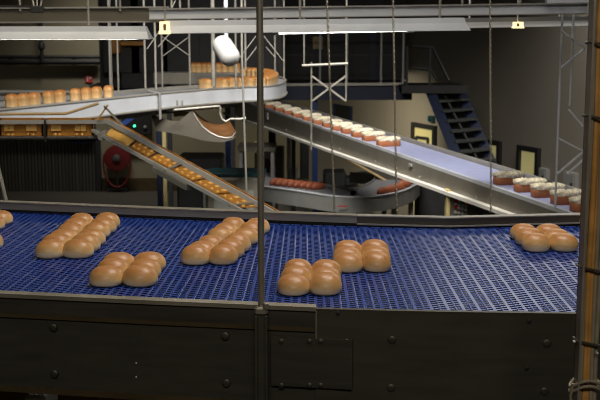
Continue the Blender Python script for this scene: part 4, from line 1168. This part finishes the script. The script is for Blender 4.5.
# ================================================================== dark front post
P, n, t = front_pt(261.5, 306)
xp, yp = P.x, P.y - .004
r = empty('front_post', (xp, yp, ZM - .4), 'slim dark steel post rising from the near belt edge to the ceiling', 'post')
MB().tube([(xp, yp, ZM - .01), (xp, yp, CEIL)], .0088, 14).build('pole', M['lip'], r, True)
MB().cbox((xp, yp - .002, ZM - .012), .036, .036, .022, 0, .005).build('clamp', M['lip'], r); CL = bpy.data.objects['clamp']
MB().cbox((xp + .012, yp - .018, ZM + .004), .012, .014, .018, .4, .002).build('wing_screw', M['lip'], CL)
m = MB(); m.box(xp - .016, xp + .016, yp - .012, yp - .006, ZM - .42, ZM - .012); m.box(xp - .016, xp - .011, yp - .032, yp - .012, ZM - .42, ZM - .012); m.box(xp + .011, xp + .016, yp - .032, yp - .012, ZM - .42, ZM - .012)
m.build('channel', M['steel_plate'], r)
MB().cbox((xp + .02, yp - .02, ZM - .29), .018, .02, .03, 0, .003).build('foot_clip', M['steel_dark'], r)

# ================================================================== cable post at the right edge
Yc = 2.3
def cpx(px, py=300, Y=Yc): return at_y(px, py, Y).x
x0 = cpx(581.5, 300); x1 = cpx(600, 300)
r = empty('cable_post', ((x0 + x1) / 2, Yc, 0), 'drab steel upright carrying tied ochre and grey cables at the right edge', 'post')
m = MB(); m.box(x0, x0 + .004, Yc - .0, Yc + .04, 0, CEIL); m.box(x0, x1 + .002, Yc + .036, Yc + .04, 0, CEIL)
m.build('steel_angle', M['lip'], r)
xs = [(x0 + .0085, .0065, 'cable_grey'), (x0 + .0200, .0065, 'cable_orange'), (x0 + .0265, .0045, 'cable_orange'), (x0 + .0345, .005, 'cable_grey'), (x0 + .0435, .0055, 'cable_grey')]
for i, (x, rad, mt) in enumerate(xs):
    pts = [(x + .0012 * math.sin(k * 1.3 + i), Yc + .022 + .003 * math.sin(k + i * 2), 3.2 + k * .1) for k in range(0, 39)]
    pts = [(x, Yc + .022, 0.05)] + pts
    MB().tube(pts, rad, 10).build('cable', M[mt], r, True)
for py in (45, 119, 271, 345):
    z = at_y(588, py, Yc).z
    pts = [(x0 - .003, Yc + .008, z + .006), (x0 + .02, Yc + .005, z + .002), (x0 + .045, Yc + .006, z - .004), (x1 + .004, Yc + .012, z - .006), (x1 + .004, Yc + .042, z - .006), (x0 - .003, Yc + .044, z + .004)]
    MB().tube(pts, .003, 8, closed=True).build('cable_tie', M['tie'], r, True)
for (px, py) in ((574.5, 342), (597.5, 353.5)):
    q = at_y(px, py, Yc); MB().lathe((q.x, Yc + .006, q.z), (0, -1, 0), [(.003, 0), (.003, .006), (.0015, .008)], 10).build('tie_end', M['white'], r, True)
z = at_y(588, 385, Yc).z
for k, dz in enumerate((0, -.012)):
    pts = [(x0 - .010 + .034 + math.cos(a_) * (.036), Yc + .02 + math.sin(a_) * .022, z + dz - .01 * math.cos(a_ * 2)) for a_ in [2 * PI * j / 20 for j in range(20)]]
    MB().tube(pts, .0036, 8, closed=True).build('cable_loop', M['cable_grey'], r, True)
pts = [(x0 - .008, Yc + .01, z), (x0 - .012, Yc + .012, z - .03), (x0 - .004, Yc + .014, z - .07), (x0 + .004, Yc + .016, z - .2), (x0 + .004, Yc + .016, z - .6)]
MB().tube(pts, .0036, 8).build('hanging_cable', M['cable_grey'], r, True)

# ================================================================== bits seen below the left plate
q0, q1 = at_y(-40, 395, 3.5), at_y(50, 398, 3.5)
a, b = at_y(24, 396, 3.6), at_y(45, 399, 3.6)
r = empty('lower_shelf_box', ((a.x + b.x) / 2, 3.6, 0), 'pale box edge peeping under the conveyor side at lower left', 'box')
MB().cbox(((a.x + b.x) / 2, 3.7, 2.9), b.x - a.x, .2, a.z - 2.9, 0, .01).build('carton', M['flange'], r)
MB().box((a.x + b.x) / 2 - .02, (a.x + b.x) / 2 + .02, 3.68, 3.72, 0, 2.9).build('stand', M['steel_dark'], r)
a, b = at_y(-60, 390, 3.95), at_y(150, 396, 3.95)
r = empty('lower_rail', ((a.x + b.x) / 2, 3.95, 0), 'rust coloured beam under the conveyor side at lower left', 'beam')
MB().box(a.x, b.x, 3.95, 4.01, a.z - .08, a.z).build('beam', M['rust'], r)
MB().box(a.x + .1, a.x + .14, 3.96, 4.0, 0, a.z - .08).build('leg', M['steel_dark'], r)

# ================================================================== light
w = bpy.data.worlds.new('world'); scn.world = w; w.use_nodes = True
w.node_tree.nodes['Background'].inputs['Color'].default_value = (0.9, 0.95, 1.0, 1)
w.node_tree.nodes['Background'].inputs['Strength'].default_value = 0.02
def area(name, loc, size, energy, target, color=(1, .95, .87)):
    d = bpy.data.lights.new(name, 'AREA'); d.shape = 'RECTANGLE'; d.size, d.size_y = size; d.energy = energy; d.color = color
    o = bpy.data.objects.new(name, d); col.objects.link(o); o.location = loc
    o.rotation_euler = (Vector(target) - Vector(loc)).to_track_quat('-Z', 'Y').to_euler()
    return o
def lamp(*a, spread=180):
    o = area(*a); o.data.spread = math.radians(spread); return o
lamp('high_lamp_belt_right', (2.4, 9.3, 5.7), (2.6, .4), 24, (.5, 3.4, 3.75), (1, .97, .92))
lamp('ceiling_lamp_belt', (.6, 4.3, 6.8), (2.4, .5), 70, (0, 3.5, 3.75), (1, .94, .85))
lamp('ceiling_lamp_front', (.6, 3.1, 6.8), (2.4, .4), 30, (-.3, 3.4, 3.7), (1, .93, .82))
lamp('added_front_fill', (0, -2.0, 6.8), (3, .5), 72, (0, 3, 3.5), (1, .92, .80))  # unseen fill lamp added behind the camera to brighten front faces
lamp('ceiling_lamp_loop', (-.4, 6.9, 6.8), (2, .3), 66, (-1.2, 10.8, 3.6), (1, .97, .93), spread=80)
lamp('ceiling_lamp_loaves', (.5, 8.0, 6.8), (2, .3), 70, (1.4, 10.8, 3.1), spread=90)
lamp('ceiling_lamp_lower', (.6, 11.8, 6.8), (2, .3), 45, (.8, 14.5, 2.2), spread=90)
lamp('ceiling_lamp_wall', (4.6, 16.5, 6.8), (2, .4), 62, (5.0, 17.6, 2.0), spread=100)
lamp('ceiling_lamp_back', (-4.5, 26.6, 6.8), (3, .4), 60, (-4.3, 28.6, 1.0), spread=90)
lamp('under_gantry_lamp', (1.0, 22.2, 3.1), (1.6, .2), 42, (1.5, 24.5, 1.5), (1, .90, .66), spread=110)
lamp('ceiling_lamp_ramp', (-1.4, 5.6, 6.8), (1.5, .3), 12, (-1.2, 7.2, 3.5), (1, .88, .66), spread=90)

scn.view_settings.view_transform = 'Standard'
scn.view_settings.look = 'None'
scn.view_settings.gamma = 1
scn.view_settings.use_curve_mapping = False
scn.view_settings.exposure = 0.0
scn.cycles.use_denoising = True
scn.cycles.max_bounces = 6
scn.cycles.filter_width = 1.0
